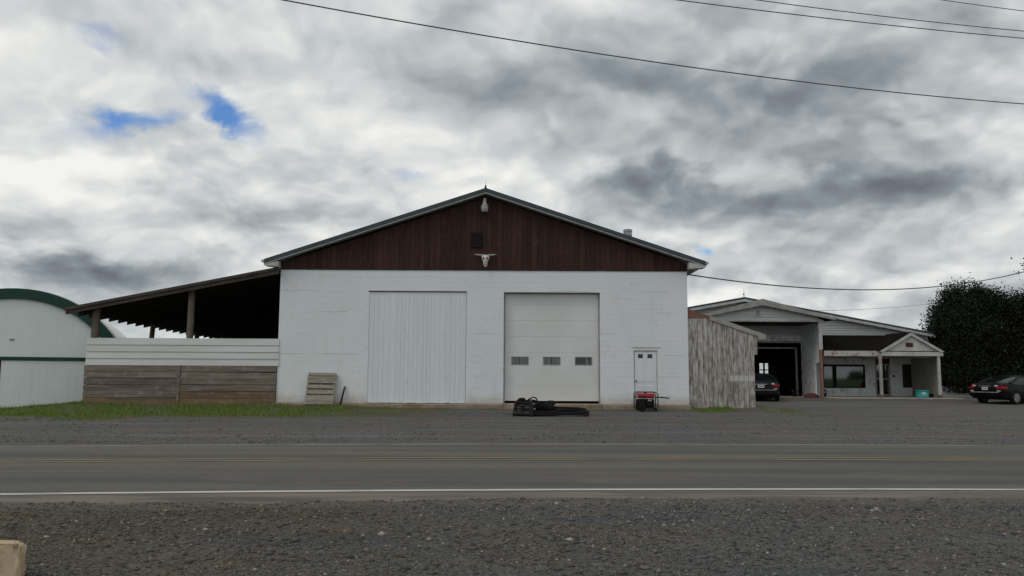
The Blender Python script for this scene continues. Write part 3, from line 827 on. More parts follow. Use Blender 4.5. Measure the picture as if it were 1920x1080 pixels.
# overhead door
odm = MB()
odm.box(OD[0] + .001, OD[0] + .05, FY + .19, FY + .24, .47, OD[2] - .001)
odm.box(OD[1] - .05, OD[1] - .001, FY + .19, FY + .24, .47, OD[2] - .001)
odm.box(OD[0] + .05, OD[1] - .05, FY + .19, FY + .24, OD[2] - .05, OD[2] - .001)
od = odm.build('overhead_door', 'trim_grey', barn)
zs = [0.555, 1.15, 1.77, 2.39, 3.01, 3.63, 4.25, 4.70]
WINX = [(-0.005, 0.645), (1.215, 1.865), (2.437, 3.085)]
for i in range(7):
    z0, z1 = zs[i] + .0012, zs[i + 1] - .0012
    ya, yb = FY + 0.245 + random.uniform(-.0015, .0015), FY + 0.30
    pn = MB()
    if i == 2:
        xs = [OD[0] + .02] + [q for p in WINX for q in p] + [OD[1] - .02]
        for a, b in zip(xs[0::2], xs[1::2]):
            pn.box(a, b, ya, yb, z0, z1)
        for a, b in WINX:
            pn.box(a, b, ya, yb, z0, 1.93); pn.box(a, b, ya, yb, 2.235, z1)
    else:
        pn.cbox(OD[0] + .02, OD[1] - .02, ya, yb, z0, z1, .003)
    pn.build('panel', 'door_white', od)
for k, (a, b) in enumerate(WINX):
    f = MB(); y0, y1 = FY + .236, FY + .255
    f.box(a - .012, a + .02, y0, y1, 1.92, 2.245); f.box(b - .02, b + .012, y0, y1, 1.92, 2.245)
    f.box(a + .02, b - .02, y0, y1, 1.92, 1.945); f.box(a + .02, b - .02, y0, y1, 2.22, 2.245)
    f.build('window_frame', 'trim_grey', od)
    MB().box(a, b, FY + .262, FY + .266, 1.931, 2.234).build('window_pane', 'dirty_glass', od)
    c0 = a + .02 if k < 2 else b - .22
    while c0 < b - .06:
        wd = random.uniform(.025, .075)
        MB().box(c0, min(c0 + wd, b - .02), FY + .285 + random.uniform(0, .05), FY + .34, 1.94, 2.225).build('pane_slat', random.choice((('clap', 'trim_grey', 'clap'), ('trim_grey', 'clap', 'beam'), ('clap', 'trim_grey', 'black'))[k]), od)  # upright strips of mixed tone behind the pane
        c0 += wd + random.choice((.004, .008, .02))
MB().box(OD[0] + .03, OD[1] - .03, FY + .246, FY + .262, .548, .5545).build('bottom_seal', 'rubber', od)
MB().box(BX0 + .35, BX1 - .35, FY + .62, FY + .65, BZ0 + .02, 5.3).build('dark_backing', 'black', barn)  # black sheet painted as the unlit interior behind the openings
# small steel door
fr = MB()
fr.box(PD[0], PD[0] + .035, FY + .03, FY + .12, .45, PD[2]); fr.box(PD[1] - .035, PD[1], FY + .03, FY + .12, .45, PD[2])
fr.box(PD[0] + .035, PD[1] - .035, FY + .03, FY + .12, PD[2] - .05, PD[2] - .001)
fr.build('door_frame', 'trim_white', barn)
dm = MB()
x0, x1, z0, z1 = PD[0] + .04, PD[1] - .04, .47, PD[2] - .055
LW = [(4.83, 5.02), (5.19, 5.38)]; lz = (2.20, 2.355)
ya, yb = FY + .045, FY + .085
dm.box(x0, x1, ya, yb, z0, lz[0]); dm.box(x0, x1, ya, yb, lz[1], z1)
dm.box(x0, LW[0][0], ya, yb, *lz); dm.box(LW[0][1], LW[1][0], ya, yb, *lz); dm.box(LW[1][1], x1, ya, yb, *lz)
pdoor = dm.build('entry_door', 'pdoor_white', barn)
for (a, b) in LW:
    MB().box(a, b, FY + .06, FY + .065, *lz).build('window_pane', 'glass', pdoor)
    MB().cbox(a - .04, b + .04, FY + .034, FY + .0445, 1.30, 2.06, .008).build('raised_panel', 'pdoor_white', pdoor)
    MB().cbox(a - .04, b + .04, FY + .034, FY + .0445, .62, 1.16, .008).build('raised_panel', 'pdoor_white', pdoor)
MB().disc_x([(.02, -.06), (.032, -.045), (.03, -.02), (.012, -.015), (.012, .03)], 4.74, FY + .045, 1.34, 12).build('door_knob', 'grey_engine', pdoor, True)
MB().box(PD[0] - .06, PD[1] + .10, FY - .012, FY - .002, 2.585, 2.612).build('lintel_joint', 'trim_grey', barn)
MB().box(4.6, 5.62, FY + .3, FY + .33, .45, 2.6).build('door_backing', 'black', barn)

# ------------------------------------------------------------------ on the gable: lamp and skull
lamp = thing('barn_light', (RX - .03, FY - .2, 8.0), 'grey barn light with round lens high under the gable peak', 'lamp')
lx = RX - .03
MB().tube([(lx, FY - .03, 8.30), (lx, FY - .14, 8.34), (lx, FY - .22, 8.28)], [.03, .025, .03], 8).build('bracket', 'lamp_grey', lamp, True)
MB().lathe([(.03, 8.34), (.055, 8.30), (.07, 8.20), (.085, 8.12), (.10, 8.08), (.145, 8.05), (.15, 8.03)], lx, FY - .24, 16).build('housing', 'lamp_grey', lamp, True)
MB().lathe([(.135, 8.028), (.14, 7.95), (.13, 7.82), (.10, 7.79)], lx, FY - .24, 16).build('lens', 'lens', lamp, True)
MB().lathe([(.05, 7.788), (.05, 7.72), (.02, 7.70)], lx, FY - .24, 12).build('photocell', 'vent_dark', lamp, True)

skull = thing('cattle_skull', (-1.03, FY - .05, 5.66), 'bleached longhorn cattle skull mounted on the dark gable boards', 'skull')
cx, cy = -1.03, FY - .10
rings = []
for z, hw, d in ((6.135, .10, .05), (6.10, .145, .07), (6.03, .15, .085), (5.96, .135, .10), (5.90, .105, .10), (5.83, .085, .095), (5.76, .08, .08), (5.70, .065, .06), (5.665, .03, .03)):
    rings.append([(cx + hw * math.cos(a), cy - d * math.sin(a) * (1 if math.sin(a) > 0 else .55), z) for a in np.linspace(0, 2 * math.pi, 14, endpoint=False)])
MB().loft(rings).build('cranium', 'bone', skull, True)
for sgn in (-1, 1):
    MB().tube([(cx + sgn * .10, cy, 6.10), (cx + sgn * .20, cy - .02, 6.125), (cx + sgn * .31, cy - .04, 6.13), (cx + sgn * .44, cy - .05, 6.155)], [.045, .04, .03, .008], 8).build('horn', 'horn', skull, True)
    MB().disc_x([(.034, -.012), (.034, .03)], cx + sgn * .075, cy - .085, 5.99, 10).build('eye_socket', 'black', skull)
    MB().disc_x([(.014, -.008), (.014, .03)], cx + sgn * .028, cy - .075, 5.76, 8).build('nostril', 'black', skull)

# ------------------------------------------------------------------ open lean-to on the left
LX0, LX1 = -16.25, BX0 - .012
shed = thing('open_shed', (-12.6, FY, .4), 'open-sided lean-to shed with plank wall, white siding and dark sloping roof', 'shed')
EXL = -17.02
def lz_(x):
    return 3.99 + (x - EXL) * (5.60 - 3.99) / (BX0 - EXL)
rf = MB()
LB = 46.5
rf.hexa([(EXL, FY - .25, 3.99 - .035), (BX0 - .01, FY - .25, 5.56), (BX0 - .01, LB, 5.56), (EXL, LB, 3.99 - .34),
         (EXL, FY - .25, 3.99), (BX0 - .01, FY - .25, 5.60), (BX0 - .01, LB, 5.60), (EXL, LB, 3.99 - .30)])
lroof = rf.build('roof', 'galv', shed)
def under(x, y):
    d = 0.30 * (y - FY + .25) / (LB - FY + .25) * (BX0 - x) / (BX0 - EXL)
    return lz_(x) - .042 - d
yk = FY + .62; k = 0
while yk < LB - .2:
    h = .21
    MB().hexa([(EXL + .03, yk, under(EXL, yk) - h), (BX0 - .02, yk, under(BX0, yk) - h), (BX0 - .02, yk + .055, under(BX0, yk) - h), (EXL + .03, yk + .055, under(EXL, yk) - h),
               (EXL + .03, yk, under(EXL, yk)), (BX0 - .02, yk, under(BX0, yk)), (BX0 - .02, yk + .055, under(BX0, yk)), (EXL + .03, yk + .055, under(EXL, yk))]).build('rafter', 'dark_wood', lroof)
    yk += .80
MB().hexa([(EXL + .01, FY - .22, lz_(EXL) - .24), (BX0 - .015, FY - .22, 5.60 - .25), (BX0 - .015, FY - .13, 5.60 - .25), (EXL + .01, FY - .13, lz_(EXL) - .24),
           (EXL + .01, FY - .22, lz_(EXL) - .045), (BX0 - .015, FY - .22, 5.60 - .045), (BX0 - .015, FY - .13, 5.60 - .045), (EXL + .01, FY - .13, lz_(EXL) - .045)]).build('front_beam', 'beam', shed)
MB().hexa([(EXL - .01, FY - .28, lz_(EXL) - .10), (BX0 - .015, FY - .28, 5.60 - .10), (BX0 - .015, FY - .255, 5.60 - .10), (EXL - .01, FY - .255, lz_(EXL) - .10),
           (EXL - .01, FY - .28, lz_(EXL) + .01), (BX0 - .015, FY - .28, 5.61), (BX0 - .015, FY - .255, 5.61), (EXL - .01, FY - .255, lz_(EXL) + .01)]).build('drip_trim', 'beam', shed)
def pole(x, y, z0, z1, r, lean=0.0):
    n = 7
    pts = [(x + lean * t + .015 * math.sin(5 * t + x), y + .01 * math.cos(4 * t), z0 + (z1 - z0) * t) for t in np.linspace(0, 1, n)]
    MB().tube(pts, [r * (1.08 - .12 * t) for t in np.linspace(0, 1, n)], 10).build('post', 'post', shed, True)
pole(-16.06, FY + .22, -.1, lz_(-16.0) - .05, .15, .0)
pole(-12.44, FY + .22, .1, lz_(-12.4) - .05, .125, .06)
pole(-16.3, 35.75, -.1, 3.72, .11, .18)
pole(-16.25, 41.0, -.1, 3.65, .12, .05)
pole(-16.25, 46.2, -.1, 3.6, .12, 0)
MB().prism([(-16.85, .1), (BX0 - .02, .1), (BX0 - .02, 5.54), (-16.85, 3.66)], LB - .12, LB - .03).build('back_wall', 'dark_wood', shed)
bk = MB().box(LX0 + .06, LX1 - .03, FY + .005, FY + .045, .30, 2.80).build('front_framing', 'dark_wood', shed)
# white lapped siding
zt = 2.865
for k in range(4):
    z1 = zt - k * .259; z0 = z1 - .255
    MB().hexa([(LX0 + .02, FY - .052, z0), (LX1 + .06, FY - .052, z0 + .0), (LX1 + .06, FY - .004, z0), (LX0 + .02, FY - .004, z0),
               (LX0 + .02, FY - .026, z1), (LX1 + .06, FY - .026, z1), (LX1 + .06, FY - .004, z1), (LX0 + .02, FY - .004, z1)]).build('siding_panel', 'white_siding', shed)
# plank wall in two bays
XJ = -12.62
zt = 1.825
for k in range(6):
    h = (1.825 - .36) / 6
    for (a, b) in ((LX0, XJ - .01), (XJ + .01, LX1 + .0)):
        z1 = 1.825 - k * h + random.uniform(-.006, .006); z0 = z1 - h + random.uniform(.008, .02)
        sag = random.uniform(-.012, .012); y0 = FY - .045 - random.uniform(0, .018)
        MB().hexa([(a, y0, z0), (b, y0, z0 + sag), (b, FY - .002, z0 + sag), (a, FY - .002, z0),
                   (a, y0, z1), (b, y0, z1 + sag), (b, FY - .002, z1 + sag), (a, FY - .002, z1)]).build('plank', 'foot_plank' if k == 5 or (k == 4 and a > XJ) else 'grey_plank', shed)
MB().box(XJ - .07, XJ + .03, FY - .082, FY - .066, .36, 1.82).build('batten', 'grey_plank', shed)

# ------------------------------------------------------------------ small board shed on the right
SX0, SX1 = BX1 + .015, 9.30
SY = 30.62
ws = thing('board_shed', (8.0, SY, .38), 'small shed of peeling whitewashed vertical boards against the barn', 'shed')
def shz(x):
    return 3.735 if x < 7.62 else 3.735 - (x - 7.62) * (3.735 - 3.17) / (9.42 - 7.62)
core = MB().prism([(SX0, .3), (SX1 - .03, .3), (SX1 - .03, 3.0), (7.62, 3.55), (SX0, 3.55)], SY + .03, SY + 4.0).build('wall', 'dark_wood', ws)
x = SX0
while x < 9.40:
    wd = random.uniform(.16, .235)
    xe = min(x + wd, 9.42)
    if abs(9.29 - xe) < .12:
        xe = 9.29
    if 9.42 - xe < .08:
        xe = 9.42
    a, b = x + .006, xe - .006
    lo_ = 2.36 if a > SX1 - .06 else .28 + random.uniform(-.02, .05)
    MB().prism([(a, lo_), (b, lo_), (b, shz(b)), (a, shz(a))], SY - .03 - random.uniform(0, .014), SY + .0).build('board', 'peel', ws)
    x = xe
rfb = MB()
rfb.hexa([(SX0, SY - .03, 4.07), (9.70, SY - .03, 3.08), (9.70, SY + 4.1, 3.08), (SX0, SY + 4.1, 4.07),
          (SX0, SY - .03, 4.11), (9.70, SY - .03, 3.12), (9.70, SY + 4.1, 3.12), (SX0, SY + 4.1, 4.11)])
rfo = rfb.build('roof', 'rust_roof', ws)
MB().prism([(SX0, 3.74), (7.70, 3.74), (SX0 + .02, 4.06)], SY - .049, SY - .012).build('gable_flashing', 'rust_roof', ws)
MB().prism([(7.60, 3.85), (9.73, 3.135), (9.73, 2.95), (9.46, 2.95), (9.43, 3.06), (7.60, 3.68)], SY - .085, SY - .05).build('barge_board', 'trim_grey', ws)

# ------------------------------------------------------------------ hoop building on the left
HX, HY, HR = -21.2, 34.0, 4.62
HZ = .50
hoop = thing('hoop_building', (HX, HY, 0.0), 'arched white farm building with dark green rim and door track', 'building')
arc = np.linspace(-.12, math.pi + .12, 41)
rim = MB()
rim.loft([[(HX + r * math.cos(a), y, HZ + r * math.sin(a)) for r, y in ((HR, HY - .12), (HR, HY + .25), (HR - .44, HY + .25), (HR - .44, HY - .12))] for a in arc])
rim.build('arch_rim', 'hoop_green', hoop, True)
face = [(HX + (HR - .30) * math.cos(a), HZ + (HR - .30) * math.sin(a)) for a in arc]
MB().prism([(HX - HR + .30, -.4)] + face[::-1] + [(HX + HR - .30, -.4)], HY, HY + .10).build('front_wall', 'hoop_white', hoop)
MB().loft([[(HX + r * math.cos(a), y, HZ + r * math.sin(a)) for r, y in ((HR + .03, HY + .252), (HR + .03, HY + 14.0), (HR - .05, HY + 14.0), (HR - .05, HY + .252))] for a in arc]).build('roof', 'hoop_roof', hoop, True)
MB().loft([[(HX + r * math.cos(a), y, HZ + r * math.sin(a)) for r, y in ((HR + .06, HY + .60), (HR + .06, HY + .95), (HR + .031, HY + .95), (HR + .031, HY + .60))] for a in arc]).build('roof_band', 'hoop_roof', hoop, True)
MB().cbox(HX - 3.9, HX + 3.9, HY - .16, HY - .03, 2.05, 2.20, .01).build('door_track', 'hoop_green', hoop)
MB().cbox(-21.60, -17.3, HY - .11, HY - .05, -.05, 2.045, .01).build('sliding_door', 'hoop_white', hoop)
MB().cbox(-25.4, -21.72, HY - .085, HY - .04, -.05, 2.045, .01).build('sliding_door', 'hoop_white', hoop)
MB().cbox(-21.71, -21.61, HY - .125, HY - .05, -.05, 2.04, .01).build('door_edge', 'dark_red', hoop)
MB().cbox(-21.38, -21.20, HY - .04, HY - .012, 2.90, 2.97, .01).build('wall_light', 'trim_grey', hoop)

hoop.rotation_euler = (0, 0, R(22))

# ------------------------------------------------------------------ store building on the right
store = thing('store_building', (18.0, 47.0, .42), 'low white store building with gabled drive-in canopy and small pedimented porch', 'building')
WY = 47.0
SPX, SPZ = 13.67, 6.19
def sr(x, o=0.0):
    return SPZ - abs(x - SPX) * .1845 + o
GO = (10.3, 17.12, 3.52)                    # garage opening
BW = (18.25, 20.72, .92, 2.25)              # shop window
SDR = (21.35, 22.22, 2.62)                  # shop door
NW = (22.94, 23.50, .93, 2.30)              # narrow window
ZB = .40; ZW = 3.96
sw = MB()
sw.box(3.0, GO[0], WY, WY + .25, ZB, ZW); sw.box(GO[0], GO[1], WY, WY + .25, GO[2], ZW)
sw.box(GO[1], BW[0], WY, WY + .25, ZB, ZW)
sw.box(BW[0], BW[1], WY, WY + .25, ZB, BW[2]); sw.box(BW[0], BW[1], WY, WY + .25, BW[3], ZW)
sw.box(BW[1], SDR[0], WY, WY + .25, ZB, ZW); sw.box(SDR[0], SDR[1], WY, WY + .25, SDR[2], ZW)
sw.box(SDR[1], NW[0], WY, WY + .25, ZB, ZW); sw.box(NW[0], NW[1], WY, WY + .25, ZB, NW[2]); sw.box(NW[0], NW[1], WY, WY + .25, NW[3], ZW)
sw.box(NW[1], 24.55, WY, WY + .25, ZB, ZW)
sw.box(24.30, 24.55, WY + .25, 55.4, ZB, ZW); sw.box(3.0, 3.25, WY + .25, 55.4, ZB, ZW)
sw.build('wall', 'stain_wall', store)
# lap siding of the gable: real stepped courses
ls = MB()
z = ZW
while z < SPZ - .12:
    xl = SPX - (SPZ - z - .20) / .1845; xr = SPX + (SPZ - z - .20) / .1845
    if z + .15 < SPZ - .2:
        xl2 = SPX - (SPZ - z - .35) / .1845; xr2 = SPX + (SPZ - z - .35) / .1845
    else:
        xl2 = xr2 = SPX
    xl = max(xl, 3.0); xr = min(xr, 24.55); xl2 = max(xl2, 3.0); xr2 = min(xr2, 24.55)
    if xr > xl:
        ls.hexa([(xl, WY - .075, z), (xr, WY - .075, z), (xr, WY + .2, z), (xl, WY + .2, z), (xl2, WY - .018, z + .15), (xr2, WY - .018, z + .15), (xr2, WY + .2, z + .15), (xl2, WY + .2, z + .15)])
    z += .15
ls.build('gable_siding', 'clap', store)
sroof = MB()
for sgn in (-1, 1):
    xe = SPX + sgn * 11.1; ze = SPZ - 11.1 * .1845
    sroof.hexa([(SPX, WY - .4, SPZ - .10), (xe, WY - .4, ze - .10), (xe, 55.7, ze - .10), (SPX, 55.7, SPZ - .10),
                (SPX, WY - .4, SPZ), (xe, WY - .4, ze), (xe, 55.7, ze), (SPX, 55.7, SPZ)])
sro = sroof.build('roof', 'roof_metal', store)
tb = MB()
for sgn in (-1, 1):
    xe = SPX + sgn * 11.1; ze = SPZ - 11.1 * .1845
    tb.prism([(SPX, SPZ - .12), (xe, ze - .12), (xe, ze - .27), (SPX, SPZ - .27)], WY - .42, WY - .385)
tb.build('rake_trim', 'trim_white', sro)
for (x, y) in ((SPX, WY - .3), (11.2, 51.0)):
    zz = sr(x)
    MB().lathe([(.02, zz - .02), (.02, zz + .12), (.055, zz + .16), (.02, zz + .22), (.008, zz + .25), (.006, zz + .55)], x if x > 13 else x, y, 8).build('lightning_rod', 'roof_metal', sro)
# interior of the drive-in: dark room, back wall with a window
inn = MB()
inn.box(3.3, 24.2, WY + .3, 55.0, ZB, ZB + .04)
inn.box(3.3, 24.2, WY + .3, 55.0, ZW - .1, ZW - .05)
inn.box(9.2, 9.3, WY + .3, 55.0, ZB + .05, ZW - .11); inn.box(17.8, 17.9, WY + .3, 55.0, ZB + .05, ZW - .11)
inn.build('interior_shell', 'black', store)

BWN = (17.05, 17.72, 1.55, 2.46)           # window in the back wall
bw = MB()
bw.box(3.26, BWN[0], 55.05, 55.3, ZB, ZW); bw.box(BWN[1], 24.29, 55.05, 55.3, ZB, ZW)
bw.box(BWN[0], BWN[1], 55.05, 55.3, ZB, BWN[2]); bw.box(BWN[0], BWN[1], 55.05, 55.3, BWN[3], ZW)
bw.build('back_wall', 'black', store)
bwo = MB().box(BWN[0], BWN[1], 55.16, 55.17, BWN[2], BWN[3]).build('back_window', 'dirty_glass', store)
mu = MB()
mu.box((BWN[0] + BWN[1]) / 2 - .06, (BWN[0] + BWN[1]) / 2 + .06, 55.10, 55.15, BWN[2], BWN[3])
mu.box(BWN[0], BWN[1], 55.105, 55.145, 1.97, 2.04)
mu.build('muntin', 'black', bwo)
# garage opening frame
gf = MB()
gf.box(GO[0], GO[1], WY - .03, WY - .004, GO[2] - .0, GO[2] + .11)
gf.build('garage_header', 'trim_grey', store)
dt = MB()
dt.box(16.86, 16.96, WY + .45, WY + .55, ZB + .05, 3.28); dt.box(10.3, 16.86, WY + .45, WY + .55, 3.19, 3.28)
dt.build('door_track_frame', 'trim_grey', store)
# canopy: gable on posts with an infilled right side
CY = 44.0; CPX, CPZ = 13.80, 5.78
def cr_(x, o=0.0):
    return CPZ - abs(x - CPX) * .267 + o
can = MB()
for sgn in (-1, 1):
    xe = CPX + sgn * 3.95; ze = CPZ - 3.95 * .267
    can.hexa([(CPX, CY - .35, CPZ - .08), (xe, CY - .35, ze - .08), (xe, WY + 1.5, ze - .08), (CPX, WY + 1.5, CPZ - .08),
              (CPX, CY - .35, CPZ), (xe, CY - .35, ze), (xe, WY + 1.5, ze), (CPX, WY + 1.5, CPZ)])
cano = can.build('canopy_roof', 'shingle', store)
rk = MB()
for sgn in (-1, 1):
    xe = CPX + sgn * 3.97; ze = CPZ - 3.97 * .267
    rk.prism([(CPX, CPZ + .015), (xe, ze + .015), (xe, ze - .09), (CPX, CPZ - .34)], CY - .39, CY - .352)
rk.build('rake_board', 'trim_grey', cano)
cs = MB(); z = 4.66
while z < 5.5:
    half = lambda q: max((CPZ - .12 - q) / .267 - .05, 0.02)
    a, b = min(half(z), 3.35), min(half(z + .16), 3.35)
    cs.hexa([(CPX - a, CY - .05, z), (CPX + a, CY - .05, z), (CPX + a, CY + .08, z), (CPX - a, CY + .08, z),
             (CPX - b, CY - .008, z + .16), (CPX + b, CY - .008, z + .16), (CPX + b, CY + .08, z + .16), (CPX - b, CY + .08, z + .16)])
    z += .16
cs.build('gable_siding', 'clap', store)
MB().box(CPX - 3.45, CPX + 3.45, CY - .05, CY + .12, 4.56, 4.655).build('canopy_beam', 'trim_white', store)
lampg = MB().box(13.60, 13.70, CY - .12, CY - .035, 4.98, 5.18)
lampg.lathe([(.07, 4.92), (.05, 5.0), (.03, 5.02)], 13.60, CY - .14, 10)
lampg.build('flood_lamp', 'lamp_grey', store)
MB().box(CPX - 3.40, CPX + 3.40, CY + .13, WY - .06, 4.52, 4.56).build('canopy_ceiling', 'dark_wood', store)
MB().box(10.30, 10.48, CY - .02, CY + .14, .40, 4.555).build('canopy_post', 'trim_white', store)
MB().cbox(16.96, 17.15, CY - .02, CY + .14, 3.02, 4.555, .01).build('canopy_post', 'trim_white', store)
MB().cbox(16.98, 17.13, CY - .01, CY + .13, .30, 3.018, .01).build('canopy_post', 'rust_post', store)
MB().prism_x([(CY + .15, 3.05), (WY - .01, 3.97), (WY - .01, 4.515), (CY + .15, 4.515)], 17.02, 17.10).build('side_siding', 'clap', store)
MB().prism_x([(CY + .9, .41), (WY - .01, .41), (WY - .01, 3.95), (CY + .15, 3.03), (CY + .15, 2.4), (CY + .9, 2.2)], 17.03, 17.09).build('side_wall', 'stain_wall', store)
# awning roof along the shop front
aw = MB()
aw.hexa([(17.16, CY - .1, 2.90), (23.6, CY - .1, 2.90), (23.6, WY - .05, 3.90), (17.16, WY - .05, 3.90),
         (17.16, CY - .1, 2.98), (23.6, CY - .1, 2.98), (23.6, WY - .05, 3.98), (17.16, WY - .05, 3.98)])
awo = aw.build('awning_roof', 'shingle', store)
for k in range(9):
    y0 = CY - .1 + k * .34; z0 = 2.98 + (y0 - CY + .1) / (WY - .05 - CY + .1) * 1.0
    z1 = z0 + .118
    MB().hexa([(17.17, y0 - .012, z0 + .006), (23.59, y0 - .012, z0 + .006), (23.59, y0 + .338, z1 + .002), (17.17, y0 + .338, z1 + .002),
               (17.17, y0 - .012, z0 + .030), (23.59, y0 - .012, z0 + .030), (23.59, y0 + .338, z1 + .008), (17.17, y0 + .338, z1 + .008)]).build('shingle_course', 'shingle', awo)
MB().box(17.16, 20.25, CY - .135, CY - .105, 2.68, 2.97).build('awning_fascia', 'fascia_peel', store)
MB().box(17.16, 23.5, CY - .1, WY - .01, 2.66, 2.70).build('awning_soffit', 'tan_panel', store)
# porch with pediment
PX = 21.90
pm = MB().prism([(20.30, 2.98), (23.55, 2.98), (PX, 3.86)], CY - .22, CY - .14).build('pediment', 'trim_white', store)
rk = MB()
rk.prism([(20.12, 2.93), (PX, 3.98), (PX, 3.82), (20.40, 2.93)], CY - .34, CY - .225)
rk.prism([(23.70, 2.93), (PX, 3.98), (PX, 3.82), (23.42, 2.93)], CY - .34, CY - .225)
rk.build('rake_board', 'trim_white', pm)
MB().box(21.62, 22.02, CY - .24, CY - .222, 3.20, 3.42).build('pediment_vent', 'dark_red', pm)
MB().box(20.25, 23.62, CY - .30, CY - .141, 2.70, 2.93).build('porch_beam', 'trim_white', store)
pr = MB()
pr.hexa([(20.10, CY - .30, 2.935), (PX, CY - .30, 3.99), (PX, WY - .3, 3.99), (20.10, WY - 2.6, 2.99),
         (20.06, CY - .30, 2.965), (PX, CY - .30, 4.03), (PX, WY - .3, 4.03), (20.06, WY - 2.6, 3.03)])
pr.hexa([(PX, CY - .30, 3.99), (23.72, CY - .30, 2.935), (23.72, WY - .3, 2.935), (PX, WY - .3, 3.99),
         (PX, CY - .30, 4.03), (23.76, CY - .30, 2.965), (23.76, WY - .3, 2.965), (PX, WY - .3, 4.03)])
pr.build('porch_roof', 'shingle', store)
for (x, mm) in ((20.19, 'trim_grey'), (23.38, 'trim_white')):
    MB().cbox(x - .07, x + .07, CY - .28, CY - .14, .42, 2.70, .012).build('porch_post', mm, store)
    MB().cbox(x - .10, x + .10, CY - .31, CY - .11, .36, .60, .012).build('post_base', 'post', store)
MB().cbox(17.2, 24.6, CY - .45, WY - .01, .15, .43, .03).build('porch_slab', 'concrete', store)
MB().cbox(10.2, 17.19, CY + .4, WY + .3, .15, .418, .03).build('drive_slab', 'concrete', store)
MB().box(23.56, 24.54, WY - .035, WY - .003, .44, 2.65).build('wall_panel', 'tan_panel', store)
MB().box(23.45, 23.52, CY - .05, WY - .04, .44, 2.65).build('porch_side_panel', 'tan_panel', store)
# shop window
wf = MB()
y0, y1 = WY - .03, WY + .06
wf.box(BW[0] - .02, BW[0] + .08, y0, y1, BW[2] - .02, BW[3] + .02); wf.box(BW[1] - .08, BW[1] + .02, y0, y1, BW[2] - .02, BW[3] + .02)
wf.box(BW[0] + .08, BW[1] - .08, y0, y1, BW[2] - .02, BW[2] + .05); wf.box(BW[0] + .08, BW[1] - .08, y0, y1, BW[3] - .10, BW[3] + .02)
wf.box(18.93, 19.06, y0, y1, BW[2] + .05, BW[3] - .10)
wn = wf.build('shop_window', 'black_steel', store)
MB().box(BW[0] + .08, 18.93, WY + .0, WY + .008, BW[2] + .05, BW[3] - .10).build('pane', 'shop_glass', wn)
MB().box(19.06, BW[1] - .08, WY + .0, WY + .008, BW[2] + .05, BW[3] - .10).build('pane', 'shop_glass', wn)
# shop door
sdm = MB()
sdm.box(SDR[0], SDR[0] + .09, WY + .02, WY + .08, .44, SDR[2]); sdm.box(SDR[1] - .10, SDR[1] - .02, WY + .02, WY + .08, .44, 2.3)
sdm.box(SDR[0] + .09, SDR[1] - .10, WY + .02, WY + .08, .44, .56); sdm.box(SDR[0] + .09, SDR[1] - .10, WY + .02, WY + .08, 1.40, 1.47)
sdm.box(SDR[0] + .09, SDR[1] - .10, WY + .02, WY + .08, 2.24, 2.32)
sdo2 = sdm.build('shop_door', 'trim_grey', store)
MB().box(SDR[0] + .09, SDR[1] - .10, WY + .045, WY + .052, .56, 1.40).build('pane', 'shop_glass', sdo2)
MB().box(SDR[0] + .09, SDR[1] - .10, WY + .045, WY + .052, 1.47, 2.24).build('pane', 'shop_glass', sdo2)
MB().box(SDR[0] + .0, SDR[1], WY + .03, WY + .07, 2.33, SDR[2]).build('transom', 'dark_red', sdo2)
MB().box(22.36, 22.48, WY - .03, WY - .002, 1.55, 1.66).build('meter_box', 'black_steel', store)
MB().box(NW[0], NW[1], WY + .04, WY + .05, NW[2], NW[3]).build('narrow_window', 'shop_glass', store)
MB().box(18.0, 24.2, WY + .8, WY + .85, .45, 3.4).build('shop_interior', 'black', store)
# low block wall beyond the porch
lw = MB().cbox(24.62, 27.0, 46.2, 46.45, .2, 1.05, .02).build('low_wall', 'stain_wall')
tag(lw, 'short low white wall beside the porch under the dark trees', 'wall')

# ------------------------------------------------------------------ things by the store
cr8 = thing('cooler_box', (22.65, 44.4, .43), 'turquoise plastic storage box on the porch slab', 'box')
MB().cbox(22.42, 22.98, 44.2, 44.56, .435, .76, .03).build('tub', 'teal', cr8)
MB().cbox(22.39, 23.01, 44.17, 44.59, .762, .83, .025).build('lid', 'teal', cr8)
MB().tube([(22.72, 44.19, .62), (22.72, 44.165, .56), (22.88, 44.165, .56), (22.88, 44.19, .62)], .012, 6).build('handle', 'white_siding', cr8)
MB().cbox(22.60, 22.80, 44.19, 44.199, .60, .74, .004).build('sticker', 'white_siding', cr8)
bkt = MB().lathe([(.10, .432), (.13, .62), (.135, .625), (.12, .63)], 23.18, 44.35, 14).build('bucket', 'rubber', None, True)
tag(bkt, 'small black bucket next to the turquoise box', 'bucket')
rp = thing('barrow_tub', (16.55, 44.3, .3), 'dull red upturned tub leaning by the rusty canopy post', 'tub')
rings = []
for t_, r in ((0, .34), (.05, .36), (.16, .33), (.26, .24), (.31, .10)):
    rings.append([(16.55 + r * 1.15 * math.cos(a), 44.3 + r * .8 * math.sin(a), .335 + t_) for a in np.linspace(0, 2 * math.pi, 18, endpoint=False)])
MB().loft(rings).build('shell', 'red_cloth', rp, True)
MB().tube([(16.55 + .40 * math.cos(a), 44.3 + .285 * math.sin(a), .345) for a in np.linspace(0, 2 * math.pi, 18, endpoint=False)], .02, 6, True).build('rim', 'red_cloth', rp, True)
